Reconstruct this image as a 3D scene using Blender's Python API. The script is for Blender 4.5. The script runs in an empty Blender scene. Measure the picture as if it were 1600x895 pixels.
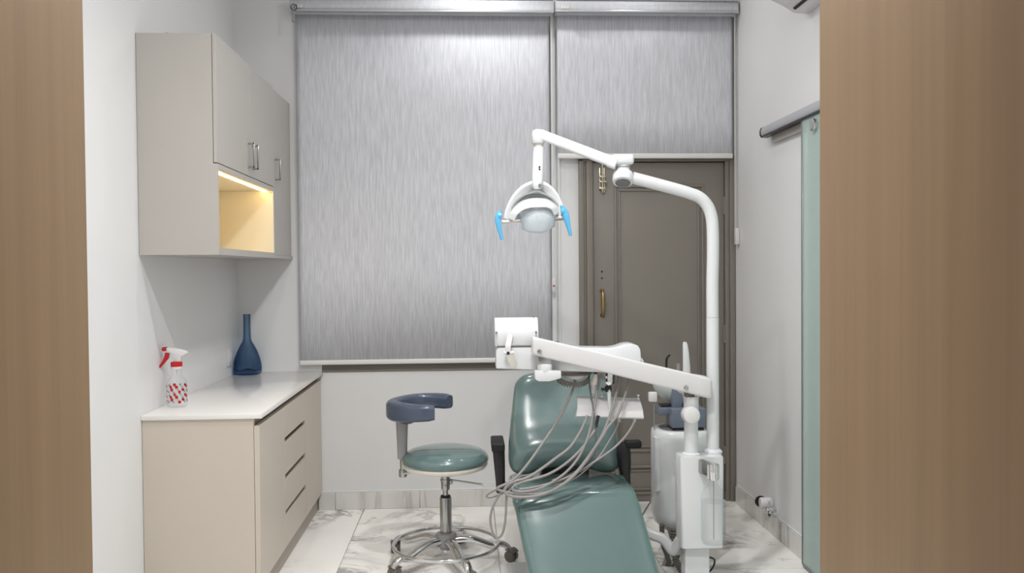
import bpy, bmesh, math, random
from mathutils import Vector, Matrix
random.seed(7)
SC = bpy.context.scene
COL = SC.collection
PI = math.pi

# ------------------------------------------------------------------ camera
CAM_Z, FPX = 1.42, 1300.0
_y, _p, _r = math.radians(3.024), math.radians(1.1446), math.radians(-0.470)
FWD = Vector((math.sin(_y)*math.cos(_p), math.cos(_y)*math.cos(_p), -math.sin(_p)))
_rt = Vector((math.cos(_y), -math.sin(_y), 0)); _up = _rt.cross(FWD)
RT = math.cos(_r)*_rt + math.sin(_r)*_up
UP = -math.sin(_r)*_rt + math.cos(_r)*_up
cd = bpy.data.cameras.new('camera'); cam = bpy.data.objects.new('camera', cd); COL.objects.link(cam)
cd.sensor_width = 36.0; cd.lens = FPX*36.0/1600.0; cd.clip_start = 0.02
cam.matrix_world = Matrix(((RT.x, UP.x, -FWD.x, 0), (RT.y, UP.y, -FWD.y, 0), (RT.z, UP.z, -FWD.z, CAM_Z), (0, 0, 0, 1)))
SC.camera = cam

# ------------------------------------------------------------------ world, view, lamps' strength
w = bpy.data.worlds.new('world'); SC.world = w; w.use_nodes = True
w.node_tree.nodes['Background'].inputs[0].default_value = (0.9, 0.95, 1.0, 1)
w.node_tree.nodes['Background'].inputs[1].default_value = 0.02
SC.view_settings.view_transform = 'Standard'; SC.view_settings.look = 'None'
SC.view_settings.gamma = 1.0; SC.view_settings.use_curve_mapping = False
SC.cycles.transparent_max_bounces = 24   # light passes through the nested clear bottles
SC.view_settings.exposure = 0.06
LAMP_W = 1.0           # scale of the ceiling downlights of the treatment room
HALL_W = 1.5          # unseen lamp added in the hall the photo is taken from
STRIP_E = 13.0          # LED strip in the cabinet niche
DOWNLIGHTS = [(0.10, 4.62, 4.4, 180), (0.25, 2.70, 19.0, 130), (0.05, 3.60, 7.6, 180), (0.98, 4.50, 2.0, 180), (-0.50, 1.80, 14.5, 180), (0.18, 1.80, 23.0, 165)]   # x, y, watts, beam angle

# ------------------------------------------------------------------ survey: photo pixel -> point of the place at a given depth
def ray(px, py):
    return FWD + RT*((px-800.0)/FPX) - UP*((py-447.5)/FPX)
def at(px, py, Y):
    d = ray(px, py); return Vector((0, 0, CAM_Z)) + d*(Y/d.y)
def atx(px, py, X):
    d = ray(px, py); return Vector((0, 0, CAM_Z)) + d*(X/d.x)

# ------------------------------------------------------------------ materials
def lin(c):
    return tuple((v/12.92 if v <= 0.04045 else ((v+0.055)/1.055)**2.4) for v in c)
def rgb(r, g, b):
    return lin((r/255.0, g/255.0, b/255.0)) + (1.0,)
def mat(name, col, rough=0.5, metal=0.0, spec=0.5, coat=0.0, trans=0.0, ior=1.45, emit=None, emit_s=0.0, alpha=1.0):
    m = bpy.data.materials.new(name); m.use_nodes = True
    b = m.node_tree.nodes['Principled BSDF']
    b.inputs['Base Color'].default_value = col
    b.inputs['Roughness'].default_value = rough
    b.inputs['Metallic'].default_value = metal
    b.inputs['Specular IOR Level'].default_value = spec
    b.inputs['Coat Weight'].default_value = coat
    b.inputs['Coat Roughness'].default_value = 0.05
    b.inputs['Transmission Weight'].default_value = trans
    b.inputs['IOR'].default_value = ior
    b.inputs['Alpha'].default_value = alpha
    if emit:
        b.inputs['Emission Color'].default_value = emit; b.inputs['Emission Strength'].default_value = emit_s
    return m
def nt(m): return m.node_tree.nodes, m.node_tree.links, m.node_tree.nodes['Principled BSDF']
def pos_map(N, L, scale, rnd=False):
    g = N.new('ShaderNodeNewGeometry'); mp = N.new('ShaderNodeMapping'); mp.inputs['Scale'].default_value = scale
    src = g.outputs['Position']
    if rnd:
        oi = N.new('ShaderNodeObjectInfo'); mul = N.new('ShaderNodeVectorMath'); mul.operation = 'SCALE'
        cmb = N.new('ShaderNodeCombineXYZ')
        for i in range(3): L.new(oi.outputs['Random'], cmb.inputs[i])
        L.new(cmb.outputs[0], mul.inputs[0]); mul.inputs['Scale'].default_value = 17.0
        ad = N.new('ShaderNodeVectorMath'); L.new(src, ad.inputs[0]); L.new(mul.outputs[0], ad.inputs[1]); src = ad.outputs[0]
    L.new(src, mp.inputs['Vector']); return mp.outputs['Vector']
def noise(N, L, vec, scale, detail=4, rough=0.5, dist=0.0):
    n = N.new('ShaderNodeTexNoise'); n.inputs['Scale'].default_value = scale; n.inputs['Detail'].default_value = detail
    n.inputs['Roughness'].default_value = rough; n.inputs['Distortion'].default_value = dist
    L.new(vec, n.inputs['Vector']); return n.outputs['Fac']
def ramp(N, L, fac, stops):
    r = N.new('ShaderNodeValToRGB'); e = r.color_ramp.elements
    e[0].position, e[0].color = stops[0]; e[1].position, e[1].color = stops[-1]
    for p, c in stops[1:-1]:
        x = e.new(p); x.color = c
    L.new(fac, r.inputs['Fac']); return r.outputs['Color']
def mixc(N, L, f, a, b, mode='MIX'):
    m = N.new('ShaderNodeMix'); m.data_type = 'RGBA'; m.blend_type = mode
    for s, v in ((m.inputs[0], f), (m.inputs[6], a), (m.inputs[7], b)):
        if hasattr(v, 'links'): L.new(v, s)
        else: s.default_value = v
    return m.outputs[2]
def bump(N, L, B, h, s, d=0.002):
    bp = N.new('ShaderNodeBump'); bp.inputs['Strength'].default_value = s; bp.inputs['Distance'].default_value = d
    L.new(h, bp.inputs['Height']); L.new(bp.outputs[0], B.inputs['Normal'])
def G(v): return (v, v, v, 1)

def plaster(name, col):
    m = mat(name, col, 0.42, spec=0.35); N, L, B = nt(m)
    v = pos_map(N, L, (1, 1, 1)); f = noise(N, L, v, 1.6, 5)
    L.new(mixc(N, L, 1.0, col, ramp(N, L, f, [(0.3, G(0.95)), (0.7, G(1.0))]), 'MULTIPLY'), B.inputs['Base Color'])
    bump(N, L, B, noise(N, L, v, 9, 4), 0.12, 0.004); return m
def clear(name, face, edge, rough):
    # thin clear glass or plastic: tinted see-through, denser at grazing angles, with a fresnel gloss
    m = bpy.data.materials.new(name); m.use_nodes = True; N, L = m.node_tree.nodes, m.node_tree.links
    out = N['Material Output']; N.remove(N['Principled BSDF'])
    tr = N.new('ShaderNodeBsdfTransparent'); gl = N.new('ShaderNodeBsdfGlossy'); gl.inputs['Roughness'].default_value = rough
    lw = N.new('ShaderNodeLayerWeight'); lw.inputs['Blend'].default_value = 0.35
    L.new(mixc(N, L, lw.outputs['Facing'], face, edge), tr.inputs['Color'])
    fr = N.new('ShaderNodeMath'); fr.operation = 'POWER'; L.new(lw.outputs['Facing'], fr.inputs[0]); fr.inputs[1].default_value = 2.5; f2 = N.new('ShaderNodeMath'); f2.operation = 'MULTIPLY_ADD'; L.new(fr.outputs[0], f2.inputs[0]); f2.inputs[1].default_value = 0.22; f2.inputs[2].default_value = 0.015; fr = f2
    mx = N.new('ShaderNodeMixShader'); L.new(fr.outputs[0], mx.inputs[0]); L.new(tr.outputs[0], mx.inputs[1]); L.new(gl.outputs[0], mx.inputs[2])
    L.new(mx.outputs[0], out.inputs['Surface']); return m
M_WALL = plaster('wall_paint', rgb(228, 228, 228))
M_CEIL = plaster('ceiling_paint', rgb(238, 238, 238))
M_TRIMWHITE = mat('white_gloss_trim', rgb(226, 228, 228), 0.35)

def marble(name, base, veins=1.0, sc=(1, 1, 1)):
    m = mat(name, base, 0.16, spec=0.5); N, L, B = nt(m)
    v = pos_map(N, L, sc, rnd=True)
    def absd(fac):
        s = N.new('ShaderNodeMath'); s.operation = 'SUBTRACT'; L.new(fac, s.inputs[0]); s.inputs[1].default_value = 0.5
        a = N.new('ShaderNodeMath'); a.operation = 'ABSOLUTE'; L.new(s.outputs[0], a.inputs[0]); return a.outputs[0]
    n1 = absd(noise(N, L, v, 1.7, 7, 0.6, 1.1))
    thin = ramp(N, L, n1, [(0.0, G(1)), (0.018, G(0.55)), (0.05, G(0))])
    msk = ramp(N, L, noise(N, L, v, 1.5, 3), [(0.48, G(0)), (0.66, G(1))])
    vein = mixc(N, L, 1.0, thin, msk, 'MULTIPLY')
    blot = ramp(N, L, noise(N, L, v, 6.5, 8, 0.62, 0.6), [(0.60, G(0)), (0.70, G(1))])
    msk2 = ramp(N, L, noise(N, L, v, 1.1, 2), [(0.50, G(0)), (0.62, G(1))])
    blot = mixc(N, L, 1.0, blot, msk2, 'MULTIPLY')
    c = mixc(N, L, ramp(N, L, noise(N, L, v, 2.0, 5), [(0.4, G(0)), (0.75, G(0.28*veins))]), base, rgb(204, 202, 198))
    c = mixc(N, L, vein, c, rgb(150, 148, 146)); c = mixc(N, L, blot, c, rgb(156, 155, 154))
    L.new(c, B.inputs['Base Color']); return m
M_MARBLE = marble('white_marble', rgb(248, 245, 240))
M_JOINT = mat('tile_joint_grey', rgb(150, 147, 142), 0.8)
M_MARBLE_SK = marble('marble_skirting', rgb(224, 222, 218), 2.6, (3.2, 3.2, 0.25))

def wood(name, c1, c2):
    m = mat(name, c1, 0.45, spec=0.35); N, L, B = nt(m)
    v = pos_map(N, L, (5, 5, 0.25)); v2 = pos_map(N, L, (24, 24, 0.7)); v3 = pos_map(N, L, (120, 120, 3))
    f = noise(N, L, v, 1.0, 3, 0.5, 0.7); g = noise(N, L, v2, 1.0, 4, 0.6, 0.3); h = noise(N, L, v3, 1.0, 2)
    c = mixc(N, L, ramp(N, L, f, [(0.3, G(0)), (0.7, G(1))]), c1, c2)
    c = mixc(N, L, 1.0, c, ramp(N, L, g, [(0.3, G(0.90)), (0.65, G(1.03))]), 'MULTIPLY')
    c = mixc(N, L, 1.0, c, ramp(N, L, h, [(0.3, G(0.96)), (0.7, G(1.02))]), 'MULTIPLY')
    L.new(c, B.inputs['Base Color']); return m
M_WOOD = wood('oak_laminate', rgb(172, 144, 111), rgb(154, 125, 93))

def laminate(name, col, rough=0.38):
    m = mat(name, col, rough, spec=0.4); N, L, B = nt(m)
    v = pos_map(N, L, (1, 1, 1)); f = noise(N, L, v, 3, 3)
    L.new(mixc(N, L, 1.0, col, ramp(N, L, f, [(0.3, G(0.975)), (0.7, G(1.0))]), 'MULTIPLY'), B.inputs['Base Color']); return m
M_LAM = laminate('greige_laminate', rgb(181, 176, 170))
M_LAM_BASE = laminate('taupe_laminate', rgb(201, 191, 178))
M_LAM_PLINTH = laminate('plinth_laminate', rgb(168, 158, 145))
M_RECESS_SHADE = laminate('shaded_recess_laminate', rgb(120, 110, 98))  # taupe laminate darkened: shade of the grip gaps put into the colour
M_NICHE = laminate('niche_lining', rgb(240, 230, 206), 0.5)
M_QUARTZ = mat('white_quartz', rgb(230, 227, 223), 0.1, spec=0.5)
M_DOORP = laminate('greige_door_paint', rgb(132, 126, 118), 0.4)
M_FRAMEP = laminate('greige_frame_paint', rgb(128, 122, 114), 0.4)

def fabric(name, col, k=1.0):
    m = mat(name, col, 0.75, spec=0.2); N, L, B = nt(m)
    a = noise(N, L, pos_map(N, L, (95, 95, 7)), 1.0, 2, 0.5); b = noise(N, L, pos_map(N, L, (210, 210, 14)), 1.0, 1)
    c2 = noise(N, L, pos_map(N, L, (900, 900, 900)), 1.0, 0)
    c = mixc(N, L, 1.0, col, ramp(N, L, a, [(0.34, G(1-0.11*k)), (0.5, G(0.97)), (0.66, G(0.97+0.09*k))]), 'MULTIPLY')
    c = mixc(N, L, 1.0, c, ramp(N, L, b, [(0.35, G(1-0.06*k)), (0.65, G(1.02))]), 'MULTIPLY')
    L.new(c, B.inputs['Base Color']); bump(N, L, B, c2, 0.1, 0.0005); return m
M_FABRIC = fabric('streaked_blind_fabric', rgb(211, 212, 218))
M_VAL = fabric('headrail_fabric', rgb(204, 205, 210), 0.6)
M_ALU = mat('satin_aluminium', rgb(205, 206, 208), 0.3, metal=0.6)
M_RAILALU = mat('brushed_rail_aluminium', rgb(178, 178, 182), 0.42, metal=0.15)
M_BARW = mat('blind_bar_white', rgb(226, 224, 221), 0.35)
M_WHITE = mat('white_enamel', rgb(218, 220, 221), 0.22, spec=0.5, coat=0.3)
M_WHITE2 = mat('white_plastic', rgb(216, 214, 214), 0.35)
M_CREAM = mat('cream_plastic', rgb(226, 220, 211), 0.4)
M_GREYP = mat('grey_plastic', rgb(150, 150, 150), 0.4)
M_PALEGREY = mat('pale_grey_paint', rgb(186, 187, 187), 0.3)
M_CAPGREY = mat('grey_cap', rgb(120, 120, 124), 0.4)
M_BLACK = mat('black_plastic', rgb(34, 32, 34), 0.35)
M_BLACKR = mat('black_rubber', rgb(28, 27, 27), 0.6)
M_CASTER = mat('taupe_caster_plastic', rgb(104, 98, 90), 0.35)
M_CHROME = mat('chrome', rgb(214, 214, 214), 0.09, metal=1.0)
M_STEEL = mat('brushed_steel', rgb(176, 176, 174), 0.28, metal=1.0)
M_HUB = mat('grey_hub_plastic', rgb(142, 142, 142), 0.4)
M_BRASS = mat('aged_brass', rgb(176, 150, 104), 0.32, metal=1.0)
M_NICKEL = mat('pale_brass', rgb(206, 198, 176), 0.25, metal=1.0)
def vinyl(name, col, coat=0.6):
    m = mat(name, col, 0.22, spec=0.5, coat=coat); N, L, B = nt(m)
    v = pos_map(N, L, (1, 1, 1)); bump(N, L, B, noise(N, L, v, 5, 2), 0.08, 0.01)
    f = noise(N, L, v, 2.5, 3)
    L.new(mixc(N, L, 1.0, col, ramp(N, L, f, [(0.3, G(0.95)), (0.7, G(1.0))]), 'MULTIPLY'), B.inputs['Base Color']); return m
M_VINYL = vinyl('sage_green_vinyl', rgb(98, 120, 118))
M_VINYLD = mat('dark_green_vinyl', rgb(84, 118, 112), 0.3)
M_NAVY = vinyl('slate_blue_pu', rgb(74, 84, 102), 0.15)
M_HOSE = mat('grey_hose', rgb(143, 138, 136), 0.42)
M_HOSED = mat('dark_hose', rgb(96, 98, 100), 0.4)
M_BLUEH = mat('light_blue_handle', rgb(92, 178, 224), 0.25, coat=0.3)
M_BLUEGREY = mat('blue_grey_plastic', rgb(106, 114, 128), 0.35)
M_LENS = mat('lamp_lens', rgb(222, 230, 236), 0.16, trans=0.35, ior=1.3, spec=0.5, coat=0.5)
M_REFL = mat('lamp_reflector', rgb(196, 198, 200), 0.25, metal=0.5)
M_FROST = mat('frosted_green_glass', rgb(214, 230, 225), 0.22, trans=0.55, ior=1.1, spec=0.5)
M_GLASSEDGE = mat('glass_edge_profile', rgb(128, 130, 134), 0.35, metal=0.3)
M_CLEAR = clear('clear_plastic', rgb(255, 255, 255), rgb(244, 247, 248), 0.05)
M_BOWL = mat('milky_glass', rgb(220, 226, 225), 0.1, trans=0.08, ior=1.3, coat=0.5)
M_WATER = clear('water', rgb(255, 255, 255), rgb(242, 245, 246), 0.0)
M_BLUEGLASS = clear('deep_blue_glass', rgb(222, 232, 240), rgb(116, 152, 188), 0.03)
M_RED = mat('red_plastic', rgb(186, 26, 28), 0.3)
M_AC = mat('ac_plastic', rgb(222, 221, 220), 0.35)
M_PANE = clear('window_glass', rgb(246, 250, 249), rgb(225, 232, 230), 0.02)
M_LED = mat('led_strip', rgb(255, 240, 205), 0.5, emit=lin((1.0, 0.86, 0.60))+(1,), emit_s=STRIP_E)
M_LAMPLENS = mat('downlight_lens', rgb(250, 250, 245), 0.5, emit=lin((1, 0.97, 0.92))+(1,), emit_s=6.0)

# ------------------------------------------------------------------ mesh helpers
def new(): return bmesh.new()
def add_box(bm, c, s, bev=0.0, seg=2, rot=None):
    r = bmesh.ops.create_cube(bm, size=1.0)
    vs = r['verts']
    for v in vs: v.co = Vector((v.co.x*s[0], v.co.y*s[1], v.co.z*s[2]))
    if bev > 0:
        es = list({e for v in vs for e in v.link_edges})
        o = bmesh.ops.bevel(bm, geom=es, offset=bev, segments=seg, affect='EDGES', profile=0.5, clamp_overlap=True)
        vs = list({v for f in o['faces'] for v in f.verts} | {v for v in vs if v.is_valid})
    for v in vs:
        if rot is not None: v.co = rot @ v.co
        v.co += Vector(c)
    return vs
def bx(bm, x0, x1, y0, y1, z0, z1, bev=0.0, seg=2):
    return add_box(bm, ((x0+x1)/2, (y0+y1)/2, (z0+z1)/2), (abs(x1-x0), abs(y1-y0), abs(z1-z0)), bev, seg)
def frame(d):
    d = d.normalized(); a = Vector((0, 0, 1)) if abs(d.z) < 0.9 else Vector((1, 0, 0))
    u = d.cross(a).normalized(); return u, u.cross(d).normalized()
def ringfaces(bm, R, closed=True, cap0=True, cap1=True):
    n = len(R[0])
    for a, b in zip(R[:-1], R[1:]):
        for i in range(n if closed else n-1):
            j = (i+1) % n
            try: bm.faces.new((a[i], a[j], b[j], b[i]))
            except ValueError: pass
    if cap0: bm.faces.new(list(reversed(R[0])))
    if cap1: bm.faces.new(R[-1])
def add_cyl(bm, p0, p1, r0, r1=None, n=24, bev=0.0):
    r1 = r0 if r1 is None else r1
    p0, p1 = Vector(p0), Vector(p1); d = p1-p0; u, v = frame(d); dn = d.normalized(); R = []
    st = [(p0, r0), (p1, r1)]
    if bev > 0:
        st = [(p0, r0-bev), (p0+dn*bev*0.3, r0-bev*0.3), (p0+dn*bev, r0), (p1-dn*bev, r1), (p1-dn*bev*0.3, r1-bev*0.3), (p1, r1-bev)]
    for p, r in st:
        R.append([bm.verts.new(p+(u*math.cos(2*PI*i/n)+v*math.sin(2*PI*i/n))*r) for i in range(n)])
    ringfaces(bm, R)
def smooth_path(P, k=8):
    P = [Vector(p) for p in P]; out = []
    for i in range(len(P)-1):
        a = P[i-1] if i > 0 else P[i]*2-P[i+1]; b, c = P[i], P[i+1]; d = P[i+2] if i+2 < len(P) else P[i+1]*2-P[i]
        for t in [j/k for j in range(k)]:
            out.append(0.5*((2*b)+(c-a)*t+(2*a-5*b+4*c-d)*t*t+(3*b-a-3*c+d)*t**3))
    out.append(P[-1]); return out
def add_tube(bm, P, r, n=10, k=8, closed=False, prof=None, caps=True, upv=None, smooth=True):
    """sweep a circle (or a profile of (a,b) points) along a smoothed path; r is a number or a function of 0..1"""
    P = smooth_path(P, k) if smooth else [Vector(p) for p in P]
    m = len(P); R = []; u = None
    for i, p in enumerate(P):
        if closed: d = P[(i+1) % m]-P[i-1]
        else: d = P[min(i+1, m-1)]-P[max(i-1, 0)]
        d.normalize()
        if upv is not None: v = (Vector(upv)-d*d.dot(Vector(upv))).normalized(); u = d.cross(v)
        elif u is None: u, v = frame(d)
        else:
            u = (u-d*u.dot(d)).normalized(); v = u.cross(d)
        rr = r(i/(m-1)) if callable(r) else r
        if prof: R.append([bm.verts.new(p+u*a*rr+v*b*rr) for a, b in prof])
        else: R.append([bm.verts.new(p+(u*math.cos(2*PI*j/n)+v*math.sin(2*PI*j/n))*rr) for j in range(n)])
    if closed: R.append(R[0]); caps = False
    ringfaces(bm, R, True, caps, caps)
def add_lathe(bm, prof, c=(0, 0, 0), n=32, axis=(0, 0, 1), cap0=True, cap1=True):
    ax = Vector(axis).normalized(); u, v = frame(ax); c = Vector(c); R = []
    for r, h in prof:
        R.append([bm.verts.new(c+ax*h+(u*math.cos(2*PI*i/n)+v*math.sin(2*PI*i/n))*max(r, 1e-4)) for i in range(n)])
    ringfaces(bm, R, True, cap0, cap1)
def add_prism(bm, pts, vec, bev=0.0, seg=2):
    """pts: planar outline of Vectors; vec: extrusion"""
    vs = [bm.verts.new(Vector(p)) for p in pts]; f = bm.faces.new(vs)
    r = bmesh.ops.extrude_face_region(bm, geom=[f])
    nv = [g for g in r['geom'] if isinstance(g, bmesh.types.BMVert)]
    for v in nv: v.co += Vector(vec)
    if bev > 0:
        es = list({e for v in vs+nv for e in v.link_edges})
        bmesh.ops.bevel(bm, geom=es, offset=bev, segments=seg, affect='EDGES', profile=0.5, clamp_overlap=True)
def rrect(w, h, r, k=5, off=(0, 0)):
    out = []
    for cx, cy, a0 in ((w/2-r, h/2-r, 0), (-w/2+r, h/2-r, PI/2), (-w/2+r, -h/2+r, PI), (w/2-r, -h/2+r, 1.5*PI)):
        for i in range(k+1):
            a = a0+PI/2*i/k; out.append((cx+r*math.cos(a)+off[0], cy+r*math.sin(a)+off[1]))
    return out
def loft(bm, secs, cap0=True, cap1=True):
    R = [[bm.verts.new(Vector(p)) for p in s] for s in secs]; ringfaces(bm, R, True, cap0, cap1)
def base_loc(o):
    l = Vector((0, 0, 0))
    while o is not None: l = l+o.location; o = o.parent
    return l
def obj(name, bm, m, parent=None, smooth=38):
    bmesh.ops.recalc_face_normals(bm, faces=bm.faces)
    me = bpy.data.meshes.new(name)
    if parent is not None: loc = base_loc(parent); 
    else:
        xs = [v.co for v in bm.verts]
        loc = Vector(((min(v.x for v in xs)+max(v.x for v in xs))/2, (min(v.y for v in xs)+max(v.y for v in xs))/2, min(v.z for v in xs)))
    for v in bm.verts: v.co -= loc
    bm.to_mesh(me); bm.free()
    if smooth:
        for p in me.polygons: p.use_smooth = True
        me.set_sharp_from_angle(angle=math.radians(smooth))
    me.materials.append(m)
    o = bpy.data.objects.new(name, me); COL.objects.link(o)
    if parent is not None: o.parent = parent
    else: o.location = loc
    return o
def thing(name, label, cat, loc, group=None):
    o = bpy.data.objects.new(name, None); COL.objects.link(o); o.location = loc; o.empty_display_size = 0.1
    o['label'] = label; o['category'] = cat
    if group: o['group'] = group
    return o
def tag(o, label, cat, group=None):
    o['label'] = label; o['category'] = cat
    if group: o['group'] = group
    return o
def struct(name, bm, m, parent=None, smooth=38):
    o = obj(name, bm, m, parent, smooth); o['kind'] = 'structure'; return o
def part_box(name, m, parent, *a, bev=0.0, seg=2):
    b = new(); bx(b, *a, bev, seg); return obj(name, b, m, parent)
def part_cyl(name, m, parent, p0, p1, r0, r1=None, n=24, bev=0.0):
    b = new(); add_cyl(b, p0, p1, r0, r1, n, bev); return obj(name, b, m, parent)
def part_tube(name, m, parent, P, r, **k):
    b = new(); add_tube(b, P, r, **k); return obj(name, b, m, parent)

# ------------------------------------------------------------------ the setting
XL, XR, YB, ZC, YF = -1.36, 1.62, 4.99, 3.28, 1.053      # left, right, back wall, ceiling, room face of the front wall
b = new(); bx(b, XL-0.1, XR+0.1, -1.7, YB+0.1, -0.12, -0.004); floor = struct('floor', b, M_JOINT)
# marble slabs, joints recessed
xs = [XL, -0.632, 0.14, 0.91, XR]; ys = [-1.6, -0.65, 0.25, 1.12, 2.02, 2.92, 3.827, YB]
for i in range(4):
    for j in range(7):
        b = new(); g = 0.0012
        bx(b, xs[i]+g, xs[i+1]-g, ys[j]+g, ys[j+1]-g, -0.004, 0.0, 0.0015, 1); obj('tile', b, M_MARBLE, floor)
b = new(); bx(b, XL-0.1, XR+0.1, -1.7, YB+0.1, ZC, ZC+0.1); struct('ceiling', b, M_CEIL)
b = new(); bx(b, XL-0.1, XL, -1.7, YB+0.1, -0.1, ZC); struct('wall_left', b, M_WALL)
b = new(); bx(b, XR, XR+0.1, -1.7, YB+0.1, -0.1, ZC); struct('wall_right', b, M_WALL)
# back wall with a window opening and a door opening
WX0, WX1, WZ0, WZ1 = -0.872, 0.475, 0.828, 3.12
DX0, DX1, DZ = 0.668, 1.617, 2.10
b = new()
bx(b, XL, WX0, YB, YB+0.16, -0.1, ZC); bx(b, WX0, WX1, YB, YB+0.16, -0.1, WZ0); bx(b, WX0, WX1, YB, YB+0.16, WZ1, ZC)
bx(b, WX1, DX0, YB, YB+0.16, -0.1, ZC); bx(b, DX0, DX1, YB, YB+0.16, DZ, ZC); bx(b, DX1, XR, YB, YB+0.16, -0.1, ZC)
struct('wall_back', b, M_WALL)
b = new(); bx(b, XL, XR, -1.7, -1.6, -0.1, ZC); struct('wall_hall', b, M_WALL)
# front wall (between hall and treatment room) with the oak-lined opening the photo looks through
OX0, OX1, OZ = -0.468, 0.4535, 2.6
b = new(); bx(b, XL, OX0-0.02, 0.5, YF-0.004, 0, ZC); bx(b, OX1+0.02, XR, 0.5, YF-0.004, 0, ZC); bx(b, OX0-0.02, OX1+0.02, 0.5, YF-0.004, OZ+0.02, ZC)
struct('wall_front', b, M_WALL)
b = new(); bx(b, OX0-0.02, OX0, 0.47, YF, 0, OZ+0.02, 0.002); struct('trim_1', b, M_WOOD)
b = new(); bx(b, OX1, OX1+0.02, 0.47, YF, 0, OZ+0.02, 0.002); struct('trim_2', b, M_WOOD)
b = new(); bx(b, OX0, OX1, 0.47, YF, OZ, OZ+0.02, 0.002); struct('trim_3', b, M_WOOD)

# skirting: marble pieces
def skirting(name, a, c, n, axis, thick=0.016, h=0.102):
    bb = new()
    if axis == 'x': bx(bb, a[0], c[0], YB-0.004, YB, 0, h-0.002)
    else: bx(bb, XR-0.004, XR, a[1], c[1], 0, h-0.002)
    s = struct(name, bb, M_JOINT)
    for k in range(len(n)-1):
        p = new()
        if axis == 'x': bx(p, n[k]+0.0008, n[k+1]-0.0008, YB-thick, YB-0.004, 0, h, 0.002, 1)
        else: bx(p, XR-thick, XR-0.004, n[k]+0.0008, n[k+1]-0.0008, 0, h, 0.002, 1)
        obj('tile', p, M_MARBLE_SK, s)
skirting('baseboard_back', (-0.90, 0), (DX0, 0), [-0.90, -0.80, -0.30, 0.22, DX0], 'x')
skirting('baseboard_right', (0, YF), (0, YB), [YF, 1.7, 2.5, 3.3, 4.15, YB-0.06], 'y')
bb = new(); bx(bb, -0.92, DX0, YB-0.010, YB, 0.1022, 0.110, 0.002); struct('trim_4', bb, M_TRIMWHITE)
bb = new(); bx(bb, XR-0.010, XR, YF, YB-0.06, 0.1022, 0.112, 0.002); struct('trim_5', bb, M_TRIMWHITE)

# window behind the big blind: brown-grey frame, sill band showing under the blind
b = new()
bx(b, WX0, WX1, YB+0.001, YB+0.06, WZ0, WZ0+0.055, 0.004); bx(b, WX0, WX1, YB+0.001, YB+0.06, WZ1-0.05, WZ1, 0.004)
bx(b, WX0, WX0+0.05, YB+0.001, YB+0.06, WZ0+0.055, WZ1-0.05, 0.004); bx(b, WX1-0.05, WX1, YB+0.001, YB+0.06, WZ0+0.055, WZ1-0.05, 0.004)
bx(b, -0.22, -0.17, YB+0.001, YB+0.06, WZ0+0.055, WZ1-0.05, 0.004)
win = struct('window_1', b, M_FRAMEP)
for x0, x1 in ((WX0+0.05, -0.22), (-0.17, WX1-0.05)):
    p = new(); bx(p, x0, x1, YB+0.047, YB+0.053, WZ0+0.055, WZ1-0.05); obj('pane', p, M_PANE, win)
p = new(); bx(p, WX0, WX1, YB-0.006, YB+0.02, WZ0-0.008, WZ0+0.004, 0.002); obj('window_sill', p, M_FRAMEP, win)
# timber plates above the headrails
b = new(); bx(b, -0.83, 0.455, YB-0.03, YB, 3.006, 3.05, 0.003); struct('trim_6', b, M_FRAMEP)
b = new(); bx(b, 0.62, 1.612, YB-0.03, YB, 2.985, 3.004, 0.003); struct('trim_7', b, M_FRAMEP)
# white moulding strips right of the big blind
b = new(); bx(b, 0.502, 0.532, YB-0.022, YB, 0.112, 2.86, 0.004); struct('trim_8', b, M_TRIMWHITE)
b = new(); bx(b, 0.545, 0.557, YB-0.010, YB, 0.112, 2.86, 0.003); struct('trim_9', b, M_TRIMWHITE)

# ------------------------------------------------------------------ door
fy = YB
b = new()
for x0, x1, d in ((DX0, DX0+0.03, 0.03), (DX0+0.03, DX0+0.045, 0.018), (DX0+0.045, 0.752, 0.026)):
    bx(b, x0, x1, fy-d, fy+0.05, 0, DZ-0.02, 0.004)
bx(b, 1.560, 1.585, fy-0.022, fy+0.05, 0, DZ-0.02, 0.004); bx(b, 1.585, DX1, fy-0.034, fy+0.05, 0, DZ-0.02, 0.004)
bx(b, DX0, DX1, fy-0.03, fy+0.05, 2.066, DZ, 0.004)
door = struct('door_1', b, M_FRAMEP)
p = new(); bx(p, 0.755, 1.557, fy+0.0, fy+0.04, 0.006, 2.062, 0.003); leaf = obj('door_leaf', p, M_DOORP, door)
def moulding(bm, x0, x1, z0, z1, w, d):
    bx(bm, x0, x1, fy-d, fy+0.002, z1-w, z1, w*0.3); bx(bm, x0, x1, fy-d, fy+0.002, z0, z0+w, w*0.3)
    bx(bm, x0, x0+w, fy-d, fy+0.002, z0+w, z1-w, w*0.3); bx(bm, x1-w, x1, fy-d, fy+0.002, z0+w, z1-w, w*0.3)
for z0, z1 in ((0.31, 1.925), (0.05, 0.225)):
    p = new(); moulding(p, 0.885, 1.430, z0, z1, 0.013, 0.013); moulding(p, 0.912, 1.403, z0+0.027, z1-0.027, 0.009, 0.009)
    obj('panel_moulding', p, M_DOORP, leaf)
p = new()
bx(p, 0.793, 0.803, fy-0.012, fy, 1.90, 2.03, 0.003); bx(p, 0.821, 0.828, fy-0.012, fy, 1.88, 2.03, 0.002)
add_cyl(p, (0.812, fy-0.016, 1.905), (0.812, fy-0.016, 2.05), 0.006, n=12)
for z in (1.905, 1.945, 1.975): bx(p, 0.792, 0.830, fy-0.024, fy, z-0.006, z+0.006, 0.002)
add_cyl(p, (0.812, fy-0.016, 1.945), (0.838, fy-0.034, 1.94), 0.005, n=10)
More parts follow.
